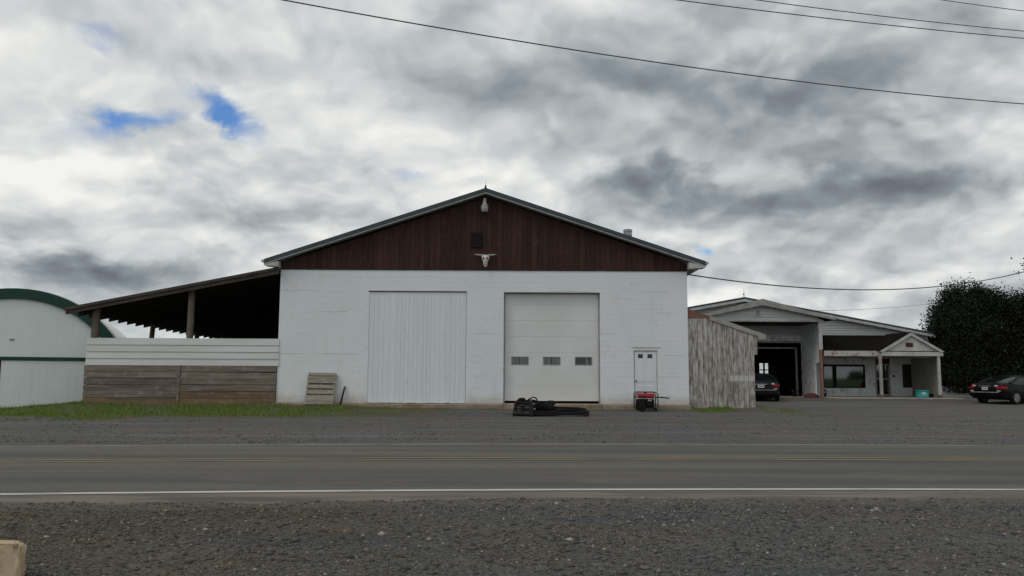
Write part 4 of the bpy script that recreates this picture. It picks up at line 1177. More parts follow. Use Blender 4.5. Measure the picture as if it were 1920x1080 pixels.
def pot(x, y, z, r, label):
    o = thing('flower_pot', (x, y, z), label, 'flower pot')
    MB().lathe([(r * .7, z), (r, z + r * 1.2), (r * 1.1, z + r * 1.25), (r * .9, z + r * 1.3)], x, y, 12).build('pot', 'rubber', o, True)
    f = MB()
    for i in range(60):
        a = random.uniform(0, 6.28); q = random.uniform(.1, 1.3) * r; h = random.uniform(.9, 2.0) * r
        c = Vector((x + q * math.cos(a), y + q * math.sin(a), z + r * .6 + h)); d = .05
        u = Vector((random.uniform(-1, 1), random.uniform(-1, 1), random.uniform(-.5, 1))).normalized() * d
        v_ = u.cross(Vector((random.random(), random.random(), random.random()))).normalized() * d * .6
        f.add([c - u, c + v_, c + u, c - v_], [(0, 1, 2, 3)])
    f.build('plant', 'leaf', o)
pot(15.95, 45.2, .415, .15, 'black pot with a low plant beside the red tub')
pot(17.75, 45.6, .43, .16, 'black pot with a low plant under the shop window')

# ------------------------------------------------------------------ cars
def make_car(name, loc, heading, paint, label, sedan=True):
    o = thing(name, (0, 0, 0), label, 'car')
    L, H = 4.80, (1.45 if sedan else 1.58)
    # local frame while building: x forward from the rear bumper, y left, z up
    def ring(x, zb, zt, hw, tuck=.0):
        zm = zb + (zt - zb) * .55
        half = [(0, zb), (hw * .80, zb), (hw * .96, zb + .07), (hw, zm - .08), (hw * .995, zm + .06), (hw * .955, zt - .05), (hw * .88, zt - .005), (hw * .45, zt + .012), (0, zt + .016)]
        return [(x, y, z) for y, z in half] + [(x, -y, z) for y, z in half[-2:0:-1]]
    st = [(.00, .42, .72, .70), (.03, .34, .90, .80), (.12, .28, 1.02, .86), (.30, .25, 1.045, .89), (.75, .22, 1.05, .91), (1.2, .20, 1.00, .915),
          (2.2, .19, .98, .92), (3.3, .20, .96, .915), (3.75, .21, .93, .905), (4.3, .23, .84, .88), (4.62, .26, .74, .82), (4.76, .32, .66, .72), (4.80, .40, .58, .60)]
    b = MB().loft([ring(*s_) for s_ in st])
    body = b.build('body', paint, o, True)
    # cabin glass and roof
    gh = MB()
    zr = H - .03
    gs = [(.72, 1.04, 1.05, .78, .74), (1.10, 1.0, 1.22, .80, .70), (1.55, .98, zr - .05, .81, .64), (2.1, .97, zr, .82, .62), (2.8, .96, zr - .02, .82, .63), (3.2, .95, 1.24, .81, .68), (3.78, .92, .93, .78, .74)]
    if not sedan:
        gs = [(.18, 1.0, 1.03, .80, .76), (.55, 1.0, 1.36, .81, .68), (.85, .98, zr - .03, .81, .64)] + gs[3:]
    rr = []
    for x, z0, z1, h0, h1 in gs:
        half = [(h0, z0), (h0 * .5 + h1 * .5 + .012, (z0 + z1) / 2), (h1 + .01, z1 - .03), (h1 - .06, z1), (0, z1 + .012)]
        rr.append([(x, y, z) for y, z in half] + [(x, -y, z) for y, z in half[-2::-1]])
    gh.loft(rr)
    gh.build('windows', 'car_glass', o, True)
    rp_ = MB(); top = [g_ for g_ in gs if g_[2] > H - .13]
    rr = []
    for x, z0, z1, h0, h1 in [(top[0][0] - .10, 0, top[0][2] - .035, 0, top[0][4])] + top + [(top[-1][0] + .12, 0, top[-1][2] - .06, 0, top[-1][4])]:
        half = [(h1 + .035, z1 - .075), (h1 + .025, z1 - .02), (h1 - .05, z1 + .018), (0, z1 + .03)]
        up_ = [(x, y, z) for y, z in half] + [(x, -y, z) for y, z in half[-2::-1]]
        rr.append(up_ + [(x, -(h1 - .02), z1 - .08), (x, h1 - .02, z1 - .08)])
    rp_.loft(rr)
    rp_.build('roof', paint, o, True)
    for sgn in (-1, 1):
        i0 = 0
        a, c = gs[0], gs[2]
        MB().tube([(a[0] - .03, sgn * (a[3] + .02), a[1] - .02), (gs[1][0], sgn * (gs[1][4] + .055), gs[1][2] - .06), (c[0], sgn * (c[4] + .03), c[2] - .03)], [.07, .06, .045], 8).build('pillar', paint, o, True)
        MB().tube([(3.72, sgn * .79, .94), (3.2, sgn * .70, 1.23), (2.85, sgn * .655, zr - .04)], [.04, .035, .035], 8).build('pillar', paint, o, True)
        MB().tube([(2.28, sgn * .835, .98), (2.22, sgn * .66, zr - .04)], .035, 8).build('pillar', paint, o, True)
        MB().cbox(3.05, 3.20, sgn * .98 - .09, sgn * .98 + .09, .98, 1.11, .03).build('mirror', paint, o)
        # lamps
        tl = MB().loft([[(x_, sgn * y_, z_) for y_, z_ in ((q0, .78), (q1, .76), (q1, .90), (q0, .92))] for x_, q0, q1 in ((-.012, .56, .74), (.03, .56, .835), (.16, .55, .885), (.34, .80, .915))])
        tl.build('tail_light', 'tail_red', o, True)
        MB().cbox(-.025, .02, min(sgn * .50, sgn * .66), max(sgn * .50, sgn * .66), .87, .94, .01).build('reverse_light', 'tail_clear', o)
        MB().cbox(-.022, .04, min(sgn * .60, sgn * .78), max(sgn * .60, sgn * .78), .63, .68, .01).build('reflector', 'tail_clear', o)
        MB().cbox(2.0, 2.14, sgn * .925 - .012, sgn * .925 + .012, .86, .885, .005).build('door_handle', 'chrome', o)
        for wx in (.98, 3.80):
            MB().disc_x([(.36, -.02), (.385, 0), (.36, .02)], wx, sgn * .895, .36, 24).build('arch_shade_disc', 'rubber', o)  # dark disc proud of the body, standing in for the shaded wheel well
            wh = MB().disc_x([(.22, -.10), (.305, -.10), (.325, -.07), (.325, .07), (.305, .10), (.22, .10)], wx, sgn * .83, .325, 24).build('wheel', 'rubber', o, True)
            rm = MB().disc_x([(.215, -.105), (.20, -.085), (.06, -.075), (.05, -.10), (.05, .10), (.06, .075), (.20, .085), (.215, .105)], wx, sgn * .83, .325, 24)
            for q in range(5):
                an = 2 * math.pi * q / 5
                rm.tube([(wx + .04 * math.cos(an), sgn * .93, .325 + .04 * math.sin(an)), (wx + .21 * math.cos(an), sgn * .935, .325 + .21 * math.sin(an))], .02, 6)
            rm.build('rim', 'alloy', wh, True)
    # rear: bumper, plate, chrome strip
    bp = MB().loft([[(x_, y_ * w_, z_) for y_, z_ in ((-.80, .40), (.80, .40), (.82, .62), (-.82, .62))] for x_, w_ in ((-.07, .93), (-.05, 1.0), (.14, 1.09))])
    bp.build('bumper', paint, o, True)
    MB().cbox(-.075, -.055, -.74, .74, .575, .605, .005).build('bumper_strip', 'trim_grey', o)
    pl = MB().cbox(-.035, -.018, -.155, .155, .70, .835, .005).build('licence_plate', 'plate', o)
    for q in range(6):
        MB().box(-.0375, -.0352, -.11 + q * .039, -.085 + q * .039, .74, .79).build('plate_mark', 'car_glass', pl)
    MB().cbox(-.035, .0, -.30, .30, .862, .895, .006).build('trunk_strip', 'chrome', o)
    o.location = loc
    o.rotation_euler = (0, 0, heading)
    return o
make_car('parked_car', (23.55, 39.9, float(ground_z(24, 40)) - .01), R(90 - 66), 'paint_black', 'black sedan parked before the dark evergreen trees', True)
make_car('parked_car', (12.66, 40.7, float(ground_z(12.7, 41)) - .01), R(90 - 14), 'paint_char', 'dark grey sedan parked nose-in at the canopy, partly behind the board shed', True)

# ------------------------------------------------------------------ generator
gen = thing('generator', (5.02, 29.75, .27), 'red and black portable generator on wheels before the small door', 'generator')
gz0 = float(ground_z(5.0, 29.75))
fx0, fx1, fy0, fy1 = 4.57, 5.38, 29.50, 29.98
def loop(y):
    p = [(fx0, .16), (fx0, .64), (fx0 + .06, .70), (fx1 - .10, .70), (fx1, .62), (fx1, .16), (fx1 - .05, .12), (fx0 + .05, .12)]
    return [(x, y, gz0 + z) for x, z in p]
frm = MB()
frm.tube(loop(fy0), .017, 8, True); frm.tube(loop(fy1), .017, 8, True)
for x, z in ((fx0, .5), (fx1, .5), (fx0 + .1, .12), (fx1 - .1, .12), (fx0 + .12, .70), (fx1 - .12, .70)):
    frm.tube([(x, fy0, gz0 + z), (x, fy1, gz0 + z)], .015, 8)
frm.build('frame', 'black_steel', gen, True)
rings = []
for x, k in ((4.655, .80), (4.67, .95), (4.72, 1.0), (5.20, 1.0), (5.27, .95), (5.29, .80)):
    rings.append([(x, 29.74 + .19 * k * (abs(math.cos(a)) ** .5) * math.copysign(1, math.cos(a)), gz0 + .565 + .095 * k * (abs(math.sin(a)) ** .5) * math.copysign(1, math.sin(a))) for a in np.linspace(0, 2 * math.pi, 20, endpoint=False)])
tank = MB().loft(rings).build('fuel_tank', 'red_tank', gen, True)
MB().lathe([(.05, gz0 + .655), (.05, gz0 + .685), (.03, gz0 + .69)], 4.95, 29.72, 12).build('fuel_cap', 'black_steel', tank, True)
MB().cbox(4.70, 4.92, 29.535, 29.548, gz0 + .50, gz0 + .56, .004).build('tank_label', 'dark_red', tank)
MB().cbox(5.22, 5.30, 29.56, 29.90, gz0 + .46, gz0 + .64, .02).build('heat_shield', 'galv', gen)
eng = MB().cbox(4.93, 5.26, 29.60, 29.90, gz0 + .15, gz0 + .45, .03)
eng.disc_x([(.11, -.02), (.13, .0), (.13, .06)], 5.08, 29.56, gz0 + .30, 16)
for k in range(6):
    eng.box(5.262, 5.30, 29.62, 29.86, gz0 + .20 + k * .04, gz0 + .215 + k * .04)
eng.build('engine', 'black_steel', gen)
MB().cbox(5.02, 5.16, 29.52, 29.58, gz0 + .36, gz0 + .43, .015).build('air_filter', 'galv', gen)
alt = MB()
alt.loft([[(x, 29.74 + r * math.cos(a), gz0 + .29 + r * math.sin(a)) for a in np.linspace(0, 2 * math.pi, 16, endpoint=False)] for x, r in ((4.62, .10), (4.64, .14), (4.90, .14), (4.928, .11))])
alt.build('alternator', 'black_steel', gen, True)
MB().cbox(4.62, 4.93, 29.535, 29.58, gz0 + .26, gz0 + .46, .01).build('control_panel', 'black_steel', gen)
for y in (29.44, 30.02):
    wh = MB().disc_x([(.08, -.035), (.13, -.035), (.145, -.02), (.145, .02), (.13, .035), (.08, .035)], 4.78, y, gz0 + .145, 20).build('wheel', 'rubber', gen, True)
    MB().disc_x([(.08, -.03), (.02, -.025), (.02, .025), (.08, .03)], 4.78, y, gz0 + .145, 16).build('rim', 'grey_engine', wh, True)
MB().tube([(4.78, 29.42, gz0 + .145), (4.78, 30.04, gz0 + .145)], .012, 8).build('axle', 'black_steel', gen)
for y in (fy0 + .03, fy1 - .03):
    MB().cbox(5.28, 5.34, y - .03, y + .03, gz0 + .0, gz0 + .12, .008).build('foot', 'rubber', gen)
    MB().tube([(5.37, y, gz0 + .52), (5.45, y, gz0 + .51), (5.58, y, gz0 + .505), (5.80, y, gz0 + .48)], [.016, .016, .022, .022], 8).build('handle', 'black_steel', gen, True)

# ------------------------------------------------------------------ mower-deck attachment lying before the overhead door
att = thing('mower_attachment', (1.2, 27.9, .17), 'black loader mower attachment with hoses lying before the overhead door', 'attachment')
az0 = float(ground_z(1.2, 27.9)) + .01
def A(x, y, z):
    return (x, y, az0 + z)
# deck: low box with rounded right end, open frame rim
deck = []
pts = [(.62, 27.05), (2.15, 26.95), (2.50, 27.10), (2.66, 27.5), (2.66, 28.0), (2.50, 28.45), (2.15, 28.6), (.62, 28.6)]
dk = MB()
n = len(pts)
cxd, cyd = 1.5, 27.8
def inset(x, y, d):
    v_ = Vector((cxd - x, cyd - y)); v_.normalize()
    return (x + v_.x * d * 1.25, y + v_.y * d)
inn_ = [inset(x, y, .17) for x, y in pts]
dk.add([A(x, y, .02) for x, y in pts] + [A(x, y, .15) for x, y in pts] + [A(x, y, .15) for x, y in inn_] + [A(x, y, .02) for x, y in inn_],
       [(i, (i + 1) % n, (i + 1) % n + n, i + n) for i in range(n)] + [(i + n, (i + 1) % n + n, (i + 1) % n + 2 * n, i + 2 * n) for i in range(n)]
       + [(i + 2 * n, (i + 1) % n + 2 * n, (i + 1) % n + 3 * n, i + 3 * n) for i in range(n)] + [(i + 3 * n, (i + 1) % n + 3 * n, (i + 1) % n, i) for i in range(n)])
dk.build('deck_frame', 'black_steel', att)
MB().cbox(.74, 1.62, 27.3, 28.35, az0 + .06, az0 + .156, .02).build('deck_plate', 'black_steel', att)
MB().hexa([A(.14, 27.35, .06), A(.60, 27.10, .06), A(.60, 27.14, .06), A(.14, 27.39, .06), A(.18, 27.50, .36), A(.60, 27.26, .36), A(.60, 27.30, .36), A(.18, 27.54, .36)]).build('inner_panel', 'sheen_plate', att)
for q in range(5):
    MB().tube([A(.80 + q * .13, 27.30, .16), A(.80 + q * .13, 27.30, .30 + .05 * (q % 2)), A(.84 + q * .13, 27.6, .36)], .018, 6).build('hydraulic_line', 'rubber', att, True)
rm = MB()
rm.tube([A(1.55, 27.25, .19), A(2.2, 27.2, .20), A(2.55, 27.5, .20), A(2.58, 28.0, .20), A(2.3, 28.35, .22), A(1.4, 28.4, .24)], .028, 8)
rm.build('guard_rail', 'black_steel', att, True)
MB().hexa([A(1.45, 28.3, .16), A(2.4, 28.3, .16), A(2.4, 28.45, .16), A(1.45, 28.45, .16), A(1.45, 28.42, .25), A(2.35, 28.42, .22), A(2.35, 28.46, .22), A(1.45, 28.46, .25)]).build('rear_skirt', 'black_steel', att)
MB().tube([A(2.46, 27.0, .05), A(2.52, 26.96, .0)], [.05, .055], 8).build('caster', 'rubber', att, True)
# hitch plate on the left
hp = MB()
def bar(p, q, r):
    hp.tube([A(*p), A(*q)], r, 6)
for (x0, y0, x1, y1) in ((.04, 27.20, .12, 27.52), (.62, 26.86, .63, 27.28)):
    hp.hexa([A(x0, y0, .0), A(x0 + .05, y0 - .02, .0), A(x0 + .05, y0 + .5, .0), A(x0, y0 + .5, .0), A(x1, y1, .45), A(x1 + .05, y1 - .02, .45), A(x1 + .05, y1 + .2, .45), A(x1, y1 + .2, .45)])
bar((.06, 27.22, .05), (.66, 26.90, .05), .04); bar((.13, 27.54, .42), (.66, 27.26, .42), .035); bar((.08, 27.36, .22), (.66, 27.06, .24), .025)
bar((.34, 27.06, .05), (.40, 27.40, .42), .03)
hp.build('hitch_frame', 'black_steel', att)
MB().hexa([A(.60, 26.86, .0), A(.72, 26.86, .0), A(.72, 28.4, .0), A(.60, 28.4, .0), A(.60, 27.2, .50), A(.72, 27.2, .44), A(.72, 28.2, .44), A(.60, 28.2, .50)]).build('side_plate', 'black_steel', att)
for (x, y, z, r, h) in ((.36, 27.75, .42, .13, .16), (.30, 28.2, .30, .12, .22)):
    MB().lathe([(r * .8, az0 + z), (r, az0 + z + .03), (r, az0 + z + h - .04), (r * .6, az0 + z + h)], x, y, 14).build('hydraulic_motor', 'black_steel', att, True)
MB().cbox(.10, .62, 27.5, 28.3, az0 + .12, az0 + .44, .04).build('frame_box', 'black_steel', att)
MB().cbox(.74, 1.46, 27.45, 28.2, az0 + .157, az0 + .36, .05).build('gearbox_cover', 'black_steel', att)
MB().lathe([(.16, az0 + .34), (.17, az0 + .40), (.14, az0 + .47), (.08, az0 + .49)], 1.36, 27.85, 16).build('spindle_hub', 'black_steel', att, True)
MB().hexa([A(1.42, 27.6, .157), A(1.72, 27.6, .157), A(1.72, 28.1, .157), A(1.42, 28.1, .157), A(1.42, 27.6, .34), A(1.50, 27.6, .30), A(1.50, 28.1, .30), A(1.42, 28.1, .34)]).build('motor_guard', 'black_steel', att)
for i, (x, y) in enumerate(((.86, 27.4), (1.02, 27.4), (1.17, 27.42))):
    MB().lathe([(.05, az0 + .25), (.06, az0 + .3), (.05, az0 + .42 - i * .015), (.02, az0 + .44 - i * .015)], x, y, 10).build('valve', 'black_steel', att, True)
MB().disc_x([(.03, -.02), (.035, .02)], .78, 27.16, az0 + .22, 12).build('coupler', 'galv', att, True)
def hose(p, r=.022):
    pts = []
    P_ = [Vector(q) for q in p]
    for i in range(len(P_) - 1):
        a = P_[max(i - 1, 0)]; b = P_[i]; c = P_[i + 1]; d = P_[min(i + 2, len(P_) - 1)]
        for t in np.linspace(0, 1, 7)[:-1]:
            pts.append(0.5 * (2 * b + (c - a) * t + (2 * a - 5 * b + 4 * c - d) * t * t + (3 * b - a - 3 * c + d) * t ** 3))
    pts.append(P_[-1])
    MB().tube(pts, r, 8).build('hose', 'rubber', att, True)
hose([A(.48, 27.7, .42), A(.58, 27.6, .52), A(.74, 27.55, .60), A(.86, 27.6, .55), A(.92, 27.7, .36)])
hose([A(.40, 27.8, .45), A(.62, 27.9, .50), A(.85, 27.9, .47), A(1.0, 27.8, .34)])
hose([A(.30, 27.6, .45), A(.50, 27.45, .42), A(.70, 27.4, .44), A(.95, 27.45, .40), A(1.2, 27.6, .36)])
hose([A(.20, 27.5, .36), A(.35, 27.25, .30), A(.55, 27.1, .34), A(.75, 27.2, .30)])

# ------------------------------------------------------------------ pallet and stick against the wall
pal = thing('wooden_pallet', (-7.22, 30.2, .40), 'grey slatted wooden pallet leaning upright on the white wall', 'pallet')
def PL_(u, v, d):                           # u along width, v up the pallet, d off its face
    lean = .20
    z = .385 + v * math.cos(lean) + d * math.sin(lean)
    y = 30.14 + v * math.sin(lean) - d * math.cos(lean)
    return (-7.745 + u + .045 * v, y, z - .008 * u)
def pboard(u0, u1, v0, v1, d0, d1, name):
    MB().hexa([PL_(u0, v0, d0), PL_(u1, v0, d0), PL_(u1, v0, d1), PL_(u0, v0, d1), PL_(u0, v1, d0), PL_(u1, v1, d0), PL_(u1, v1, d1), PL_(u0, v1, d1)]).build(name, 'pallet', pal)
for u in (.0, .49, 1.0):
    pboard(u, u + .045, .0, 1.21, -.09, .0, 'stringer')
for v0, v1 in ((.02, .15), (.16, .36), (.42, .57), (.63, .76), (.83, .95), (.955, 1.085), (1.12, 1.22)):
    j = random.uniform(-.012, .012)
    pboard(-.01 + j * .5, 1.055 + j, v0, v1, .001, .022, 'slat')
for v0 in (.05, .345, .55, .75, 1.06):
    pboard(.0, 1.045, v0, v0 + .1, -.113, -.092, 'gap_back_slat')  # back boards, most added behind the front gaps to make them dark
stk = MB().hexa([(-6.47, 30.22, .39), (-6.40, 30.22, .39), (-6.40, 30.27, .39), (-6.47, 30.27, .39), (-6.345, 30.43, 1.06), (-6.29, 30.43, 1.09), (-6.29, 30.47, 1.09), (-6.345, 30.47, 1.06)])
so = stk.build('fence_stake', 'black_steel')
tag(so, 'thin dark stake leaning on the white wall next to the pallet', 'stake')

# ------------------------------------------------------------------ sandstone block at the roadside
import bmesh
bm = bmesh.new()
bmesh.ops.create_cube(bm, size=1.0)
bmesh.ops.bevel(bm, geom=bm.edges[:], offset=.07, segments=2, affect='EDGES', profile=.5)
bmesh.ops.subdivide_edges(bm, edges=bm.edges[:], cuts=7, use_grid_fill=True)
for v in bm.verts:
    c = v.co
    n_ = float(fbm(c.x * 5 + 3 + c.z * 2, c.y * 5 + c.z * 4)) - .47
    n_ += .45 * (float(fbm(c.x * 19 + c.z * 7, c.y * 17 + c.z * 13 + 5)) - .47)
    v.co = Vector((c.x * .90, c.y * .26, c.z * .50)) + v.normal * n_ * .10
me = bpy.data.meshes.new('stone_block'); bm.to_mesh(me); bm.free()
me.materials.append(MAT['sandstone'])
me.polygons.foreach_set('use_smooth', [True] * len(me.polygons))
stone = bpy.data.objects.new('stone_block', me); col.objects.link(stone)
stone.location = (-4.02, 5.90, .015); stone.rotation_euler = (R(-14), R(1), R(24))
tag(stone, 'rough tan sandstone block lying on the roadside gravel', 'stone')

# ------------------------------------------------------------------ wires
def wire(name, Y0, k, c, x0, x1, r, label, group=None):
    xs = np.linspace(x0, x1, 48)
    pts = [(x, Y0 + k * x, c[0] * x * x + c[1] * x + c[2]) for x in xs]
    return tag(MB().tube(pts, r, 6).build(name, 'cable', None, True), label, 'wire', group)
wire('power_line', 20, .35, (.0023, -.0113, 10.229), -34, 44, .016, 'single lowest power line crossing the sky in front of the barn')
wire('power_line', 20, .30, (.0016, .0101, 11.96), -34, 44, .014, 'lower of two close parallel power lines high in the sky')
wire('power_line', 22, .30, (.0020, -.0106, 13.472), -34, 44, .014, 'upper of two close parallel power lines high in the sky')
wire('power_line', 24, .30, (.0020, -.038, 15.88), -34, 44, .014, 'topmost power line, highest in the sky of all')
wire('service_cable', 26.1, .65, (.00635, -.1338, 6.047), 6.78, 38, .026, 'thick sagging service cable running from the barn corner')
wire('telephone_wire', 48, 0.0, (.0076, -.2668, 7.853), 17.6, 36, .010, 'thin wire above the store roof running into the trees')

# ------------------------------------------------------------------ trees
def leaf_quads(centers, size, flat=0.0, n_rng=rng):
    n = len(centers)
    u = n_rng.normal(size=(n, 3)); u /= np.linalg.norm(u, axis=1)[:, None]
    w_ = n_rng.normal(size=(n, 3)); w_ -= (w_ * u).sum(1)[:, None] * u; w_ /= np.linalg.norm(w_, axis=1)[:, None]
    s = size * n_rng.uniform(.6, 1.4, (n, 1))
    V = np.stack([centers - u * s, centers + w_ * s * .45, centers + u * s, centers - w_ * s * .45], 1).reshape(-1, 3)
    F = np.arange(4 * n).reshape(-1, 4)
    return V, F
def tree(name, base, lobes, nleaf, size, mat, label, trunk_r=.22, cat='tree', group=None, clump=60, cr=.55):
    o = thing(name, base, label, cat, group)
    bx, by, bz = base
    top = max(l[2] for l in lobes)
    tk = MB()
    tk.tube([(bx, by, bz - .2), (bx + .05, by, bz + (top - bz) * .4), (bx - .05, by + .05, top)], [trunk_r, trunk_r * .7, trunk_r * .3], 10)
    for (x, y, z, rx, ry, rz) in lobes:
        tk.tube([(bx, by, bz + (z - bz) * .45), ((bx + x) / 2, (by + y) / 2, bz + (z - bz) * .8), (x, y, z)], [trunk_r * .45, trunk_r * .3, trunk_r * .12], 6)
    tk.build('trunk', 'bark', o, True)
    vol = np.array([l[3] * l[4] * l[5] for l in lobes]) ** .67
    vol = vol / vol.sum()
    cs = []
    for l, q in zip(lobes, vol):
        nc = max(int(nleaf * q / clump), 3)
        d = rng.normal(size=(nc, 3)); d /= np.linalg.norm(d, axis=1)[:, None]
        rad = rng.uniform(.15, 1.05, (nc, 1)) ** .55
        c = np.array(l[:3]) + d * rad * np.array(l[3:])
        p = c[:, None, :] + rng.normal(size=(nc, clump, 3)) * cr * .42
        cs.append(p.reshape(-1, 3))
    cs = np.concatenate(cs)
    cs = cs[cs[:, 2] > bz + .25]
    V, F = leaf_quads(cs, size)
    np_mesh('crown', V - np.array(base), F, mat, None, o)
    return o
tree('evergreen_tree', (27.1, 47.3, .4), [(27.1, 47.2, 2.2, 2.6, 2.2, 2.0), (27.1, 47.2, 4.2, 2.5, 2.2, 1.9), (27.1, 47.3, 5.9, 1.8, 1.6, 1.2), (26.1, 47.0, 4.6, 1.3, 1.4, 1.2), (28.2, 47.2, 5.5, 1.6, 1.6, 1.3), (25.8, 47.0, 2.8, 1.2, 1.3, 1.3), (26.4, 46.6, 1.4, 2.0, 1.2, 1.1)],
     120000, .07, 'needle', 'dense dark evergreen tree beside the store, nearest its porch', .24, 'tree')
tree('evergreen_tree', (31.0, 46.3, .4), [(30.6, 46.2, 2.4, 2.4, 2.2, 2.2), (30.8, 46.2, 4.4, 2.3, 2.1, 1.8), (30.2, 46.0, 5.4, 1.6, 1.5, 1.0), (29.4, 46.0, 1.6, 1.7, 1.4, 1.3)],
     75000, .07, 'needle', 'dense dark evergreen tree behind the black sedan, farther from the store', .24, 'tree')
tree('broadleaf_tree', (30.3, 41.5, .3), [(30.6, 41.5, 7.9, 2.2, 2.1, 1.5), (28.5, 41.2, 7.3, .9, .9, .35), (30.8, 41.8, 9.0, 1.9, 1.9, 1.4), (27.5, 41.2, 7.3, .65, .5, .35)],
     9000, .075, 'leaf', 'sparse broadleaf tree with a branch reaching above the black sedan', .2, 'tree', None, 26, .7)
# far woods behind the viewpoint (they show in the shop window)
ico = bpy.data.meshes.new('tmp'); bm = bmesh.new(); bmesh.ops.create_icosphere(bm, subdivisions=2, radius=1.0)
bv = np.array([v.co[:] for v in bm.verts]); bf = np.array([[q.index for q in f.verts] for f in bm.faces]); bm.free()
Vs, Fs, o_ = [], [], 0
for i in range(420):
    a = R(rng.uniform(95, 265)); d = rng.uniform(850, 950)
    c = np.array([math.sin(a) * d, math.cos(a) * d, 0.0])
    h = 4.0 + 20.0 * float(fbm(np.array(a * 14), np.array(3.3))) ** 1.3 + rng.uniform(-.8, 1.2)
    v = bv * np.array([9.0, 9.0, h]) * (1 + .35 * (rng.random((len(bv), 1)) - .5)) + c
    Vs.append(v); Fs.append(bf + o_); o_ += len(bv)
wd_ = np_mesh('woods', np.concatenate(Vs), np.concatenate(Fs), 'woods', 'stuff')
tag(wd_, 'far dark line of woods across the fields opposite the store', 'woods')

# ------------------------------------------------------------------ grass
def grass_mask(x, y):
    n = fbm(x * .55 + 40, y * 1.1 + 5); n2 = fbm(x * 2.1, y * 2.1 + 70)
    lo = 25.6 + 2.8 * (n - .47) * 2 + sstep(-9, -3.5, x) * 4.2 + sstep(-15, -21, x) * -.5
    m = sstep(lo - .4, lo + .7, y + (n2 - .47) * 1.4)
    patch = .22 + .78 * sstep(.36, .54, fbm(x * .9 + 3, y * 1.5 + 21))
    return m * patch * sstep(-2.6, -5.2, x + (n2 - .47) * 2)
N = 120000
gxr = rng.uniform(-24, -2, N); gyr = rng.uniform(24, 33.9, N)
keep = (rng.random(N) < grass_mask(gxr, gyr)) & ~((gxr > -16.35) & (gyr > 30.40)) & ((gyr < 30.45) | (gxr < -16.4))
gxr, gyr = gxr[keep], gyr[keep]
# thin weeds along the sill, and a patch in front of the board shed
M2 = 2600
wx = rng.uniform(-5, 6.9, M2); wy = 30.34 - np.abs(rng.normal(size=M2)) * .16
k2 = rng.random(M2) < sstep(.45, .62, fbm(wx * 1.3 + 4, wy * .4))
M3 = 7000
sx = rng.uniform(6.7, 11.3, M3); sy = 30.58 - np.abs(rng.normal(size=M3)) * .55
k3 = (rng.random(M3) < sstep(11.4, 9.6, sx)) & (rng.random(M3) < sstep(.35, .55, fbm(sx * 1.7, sy * 1.7)))
gxr = np.concatenate([gxr, wx[k2], sx[k3]]); gyr = np.concatenate([gyr, wy[k2], sy[k3]])
n = len(gxr)
hgt = rng.uniform(.035, .105, n) * (0.5 + 1.2 * fbm(gxr * 1.4 + 8, gyr * 1.4))
zz = ground_z(gxr, gyr) - .01
hgt = hgt * (1 + 1.1 * (rng.random(n) < .05)); an = rng.uniform(0, 6.283, n); lean = rng.uniform(0, .8, n) * hgt
wdt = rng.uniform(.006, .013, n)
bx_, by_ = np.cos(an) * wdt, np.sin(an) * wdt
la = rng.uniform(0, 6.283, n)
V = np.stack([np.stack([gxr - bx_, gyr - by_, zz], 1), np.stack([gxr + bx_, gyr + by_, zz], 1),
              np.stack([gxr + np.cos(la) * lean, gyr + np.sin(la) * lean, zz + hgt], 1)], 1).reshape(-1, 3)
gr = np_mesh('grass', V, np.arange(3 * n).reshape(-1, 3), 'grass', 'stuff')
tag(gr, 'short uneven green grass along the foot of the buildings', 'grass')

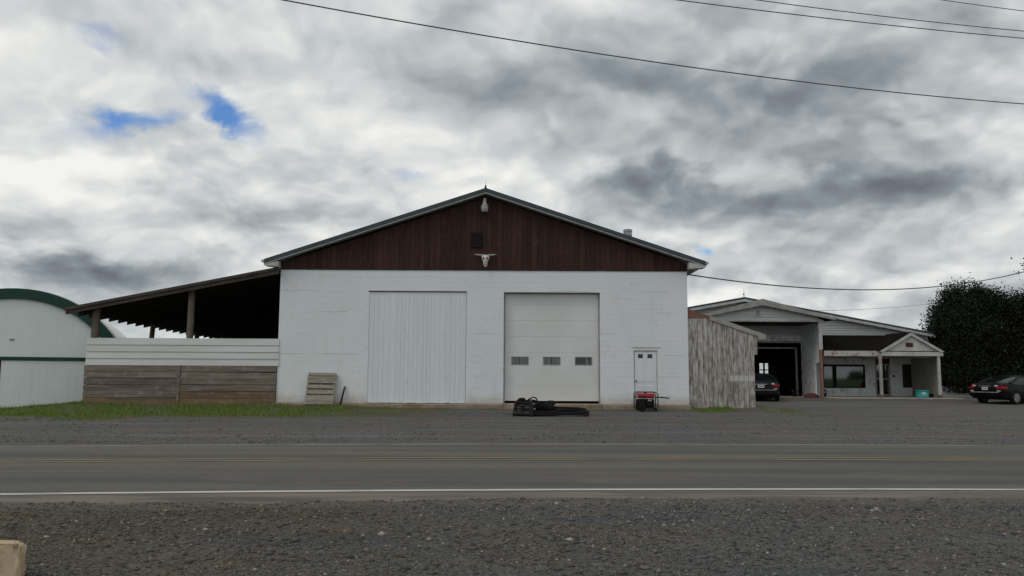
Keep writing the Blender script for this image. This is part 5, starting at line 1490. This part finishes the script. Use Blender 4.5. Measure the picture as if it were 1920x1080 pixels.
# ------------------------------------------------------------------ loose gravel
octv = np.array([[1, 0, 0], [-1, 0, 0], [0, 1, 0], [0, -1, 0], [0, 0, 1], [0, 0, -1.0]])
octf = np.array([[0, 2, 4], [2, 1, 4], [1, 3, 4], [3, 0, 4], [2, 0, 5], [1, 2, 5], [3, 1, 5], [0, 3, 5]])
def stones(name, x, y, size, mat, label):
    n = len(x)
    v = octv[None] * (1 + rng.uniform(-.38, .38, (n, 6, 3))) + rng.uniform(-.22, .22, (n, 6, 3))
    sc = size[:, None] * np.stack([rng.uniform(.7, 1.3, n), rng.uniform(.7, 1.3, n), rng.uniform(.4, .8, n)], 1)
    v = v * sc[:, None, :]
    a = rng.uniform(0, 6.283, n); c, s_ = np.cos(a), np.sin(a)
    xr = v[:, :, 0] * c[:, None] - v[:, :, 1] * s_[:, None]; yr = v[:, :, 0] * s_[:, None] + v[:, :, 1] * c[:, None]
    z = ground_z(x, y) + size * .18
    V = np.stack([xr + x[:, None], yr + y[:, None], v[:, :, 2] + z[:, None]], 2).reshape(-1, 3)
    F = (octf[None] + (np.arange(n) * 6)[:, None, None]).reshape(-1, 3)
    o = np_mesh(name, V, F, mat, 'stuff')
    return tag(o, label, 'gravel')
N = 150000
x = rng.uniform(-10, 10, N); y = 4.6 + rng.random(N) ** .8 * 5.9
s_ = y - road_curve(x)
keep = (s_ < NEAR + .10 + (fbm(x * 3, y * 3) - .47) * .5 + rng.exponential(.11, N))
keep &= rng.random(N) < np.where(s_ > NEAR - .5, .45, 1.0)
keep &= rng.random(N) < (.55 + .45 * sstep(.38, .55, fbm(x * 1.1, y * 1.6)))
keep &= (np.abs(x) < y * .78 + .6)
x, y = x[keep], y[keep]
size = np.clip(rng.lognormal(math.log(.0074), .55, len(x)), .004, .045)
ol = rng.random(len(x)) < sstep(3.0, -4.0, x + (fbm(x * .5, y * .9) - .47) * 16)
stones('gravel', x[~ol], y[~ol], size[~ol], 'stones', 'loose grey roadside gravel in the foreground')
stones('gravel', x[ol], y[ol], size[ol], 'stones_olive', 'dusty brownish roadside gravel beside the stone block')
N = 30000
x = rng.uniform(-16, 20, N); y = 17.6 + rng.random(N) ** 1.5 * 12.0
s_ = y - road_curve(x)
keep = (s_ > FAR - .05 + (fbm(x * 3, y * 3) - .47) * .3) & (rng.random(N) < sstep(.36, .55, fbm(x * .8, y * 1.9)))
x, y = x[keep], y[keep]
keep = ~((x > -.1) & (x < 2.8) & (y > 26.7))
x, y = x[keep], y[keep]
stones('gravel', x, y, np.clip(rng.lognormal(math.log(.012), .4, len(x)), .006, .04), 'stones', 'loose grey gravel spread over the yard before the barn')
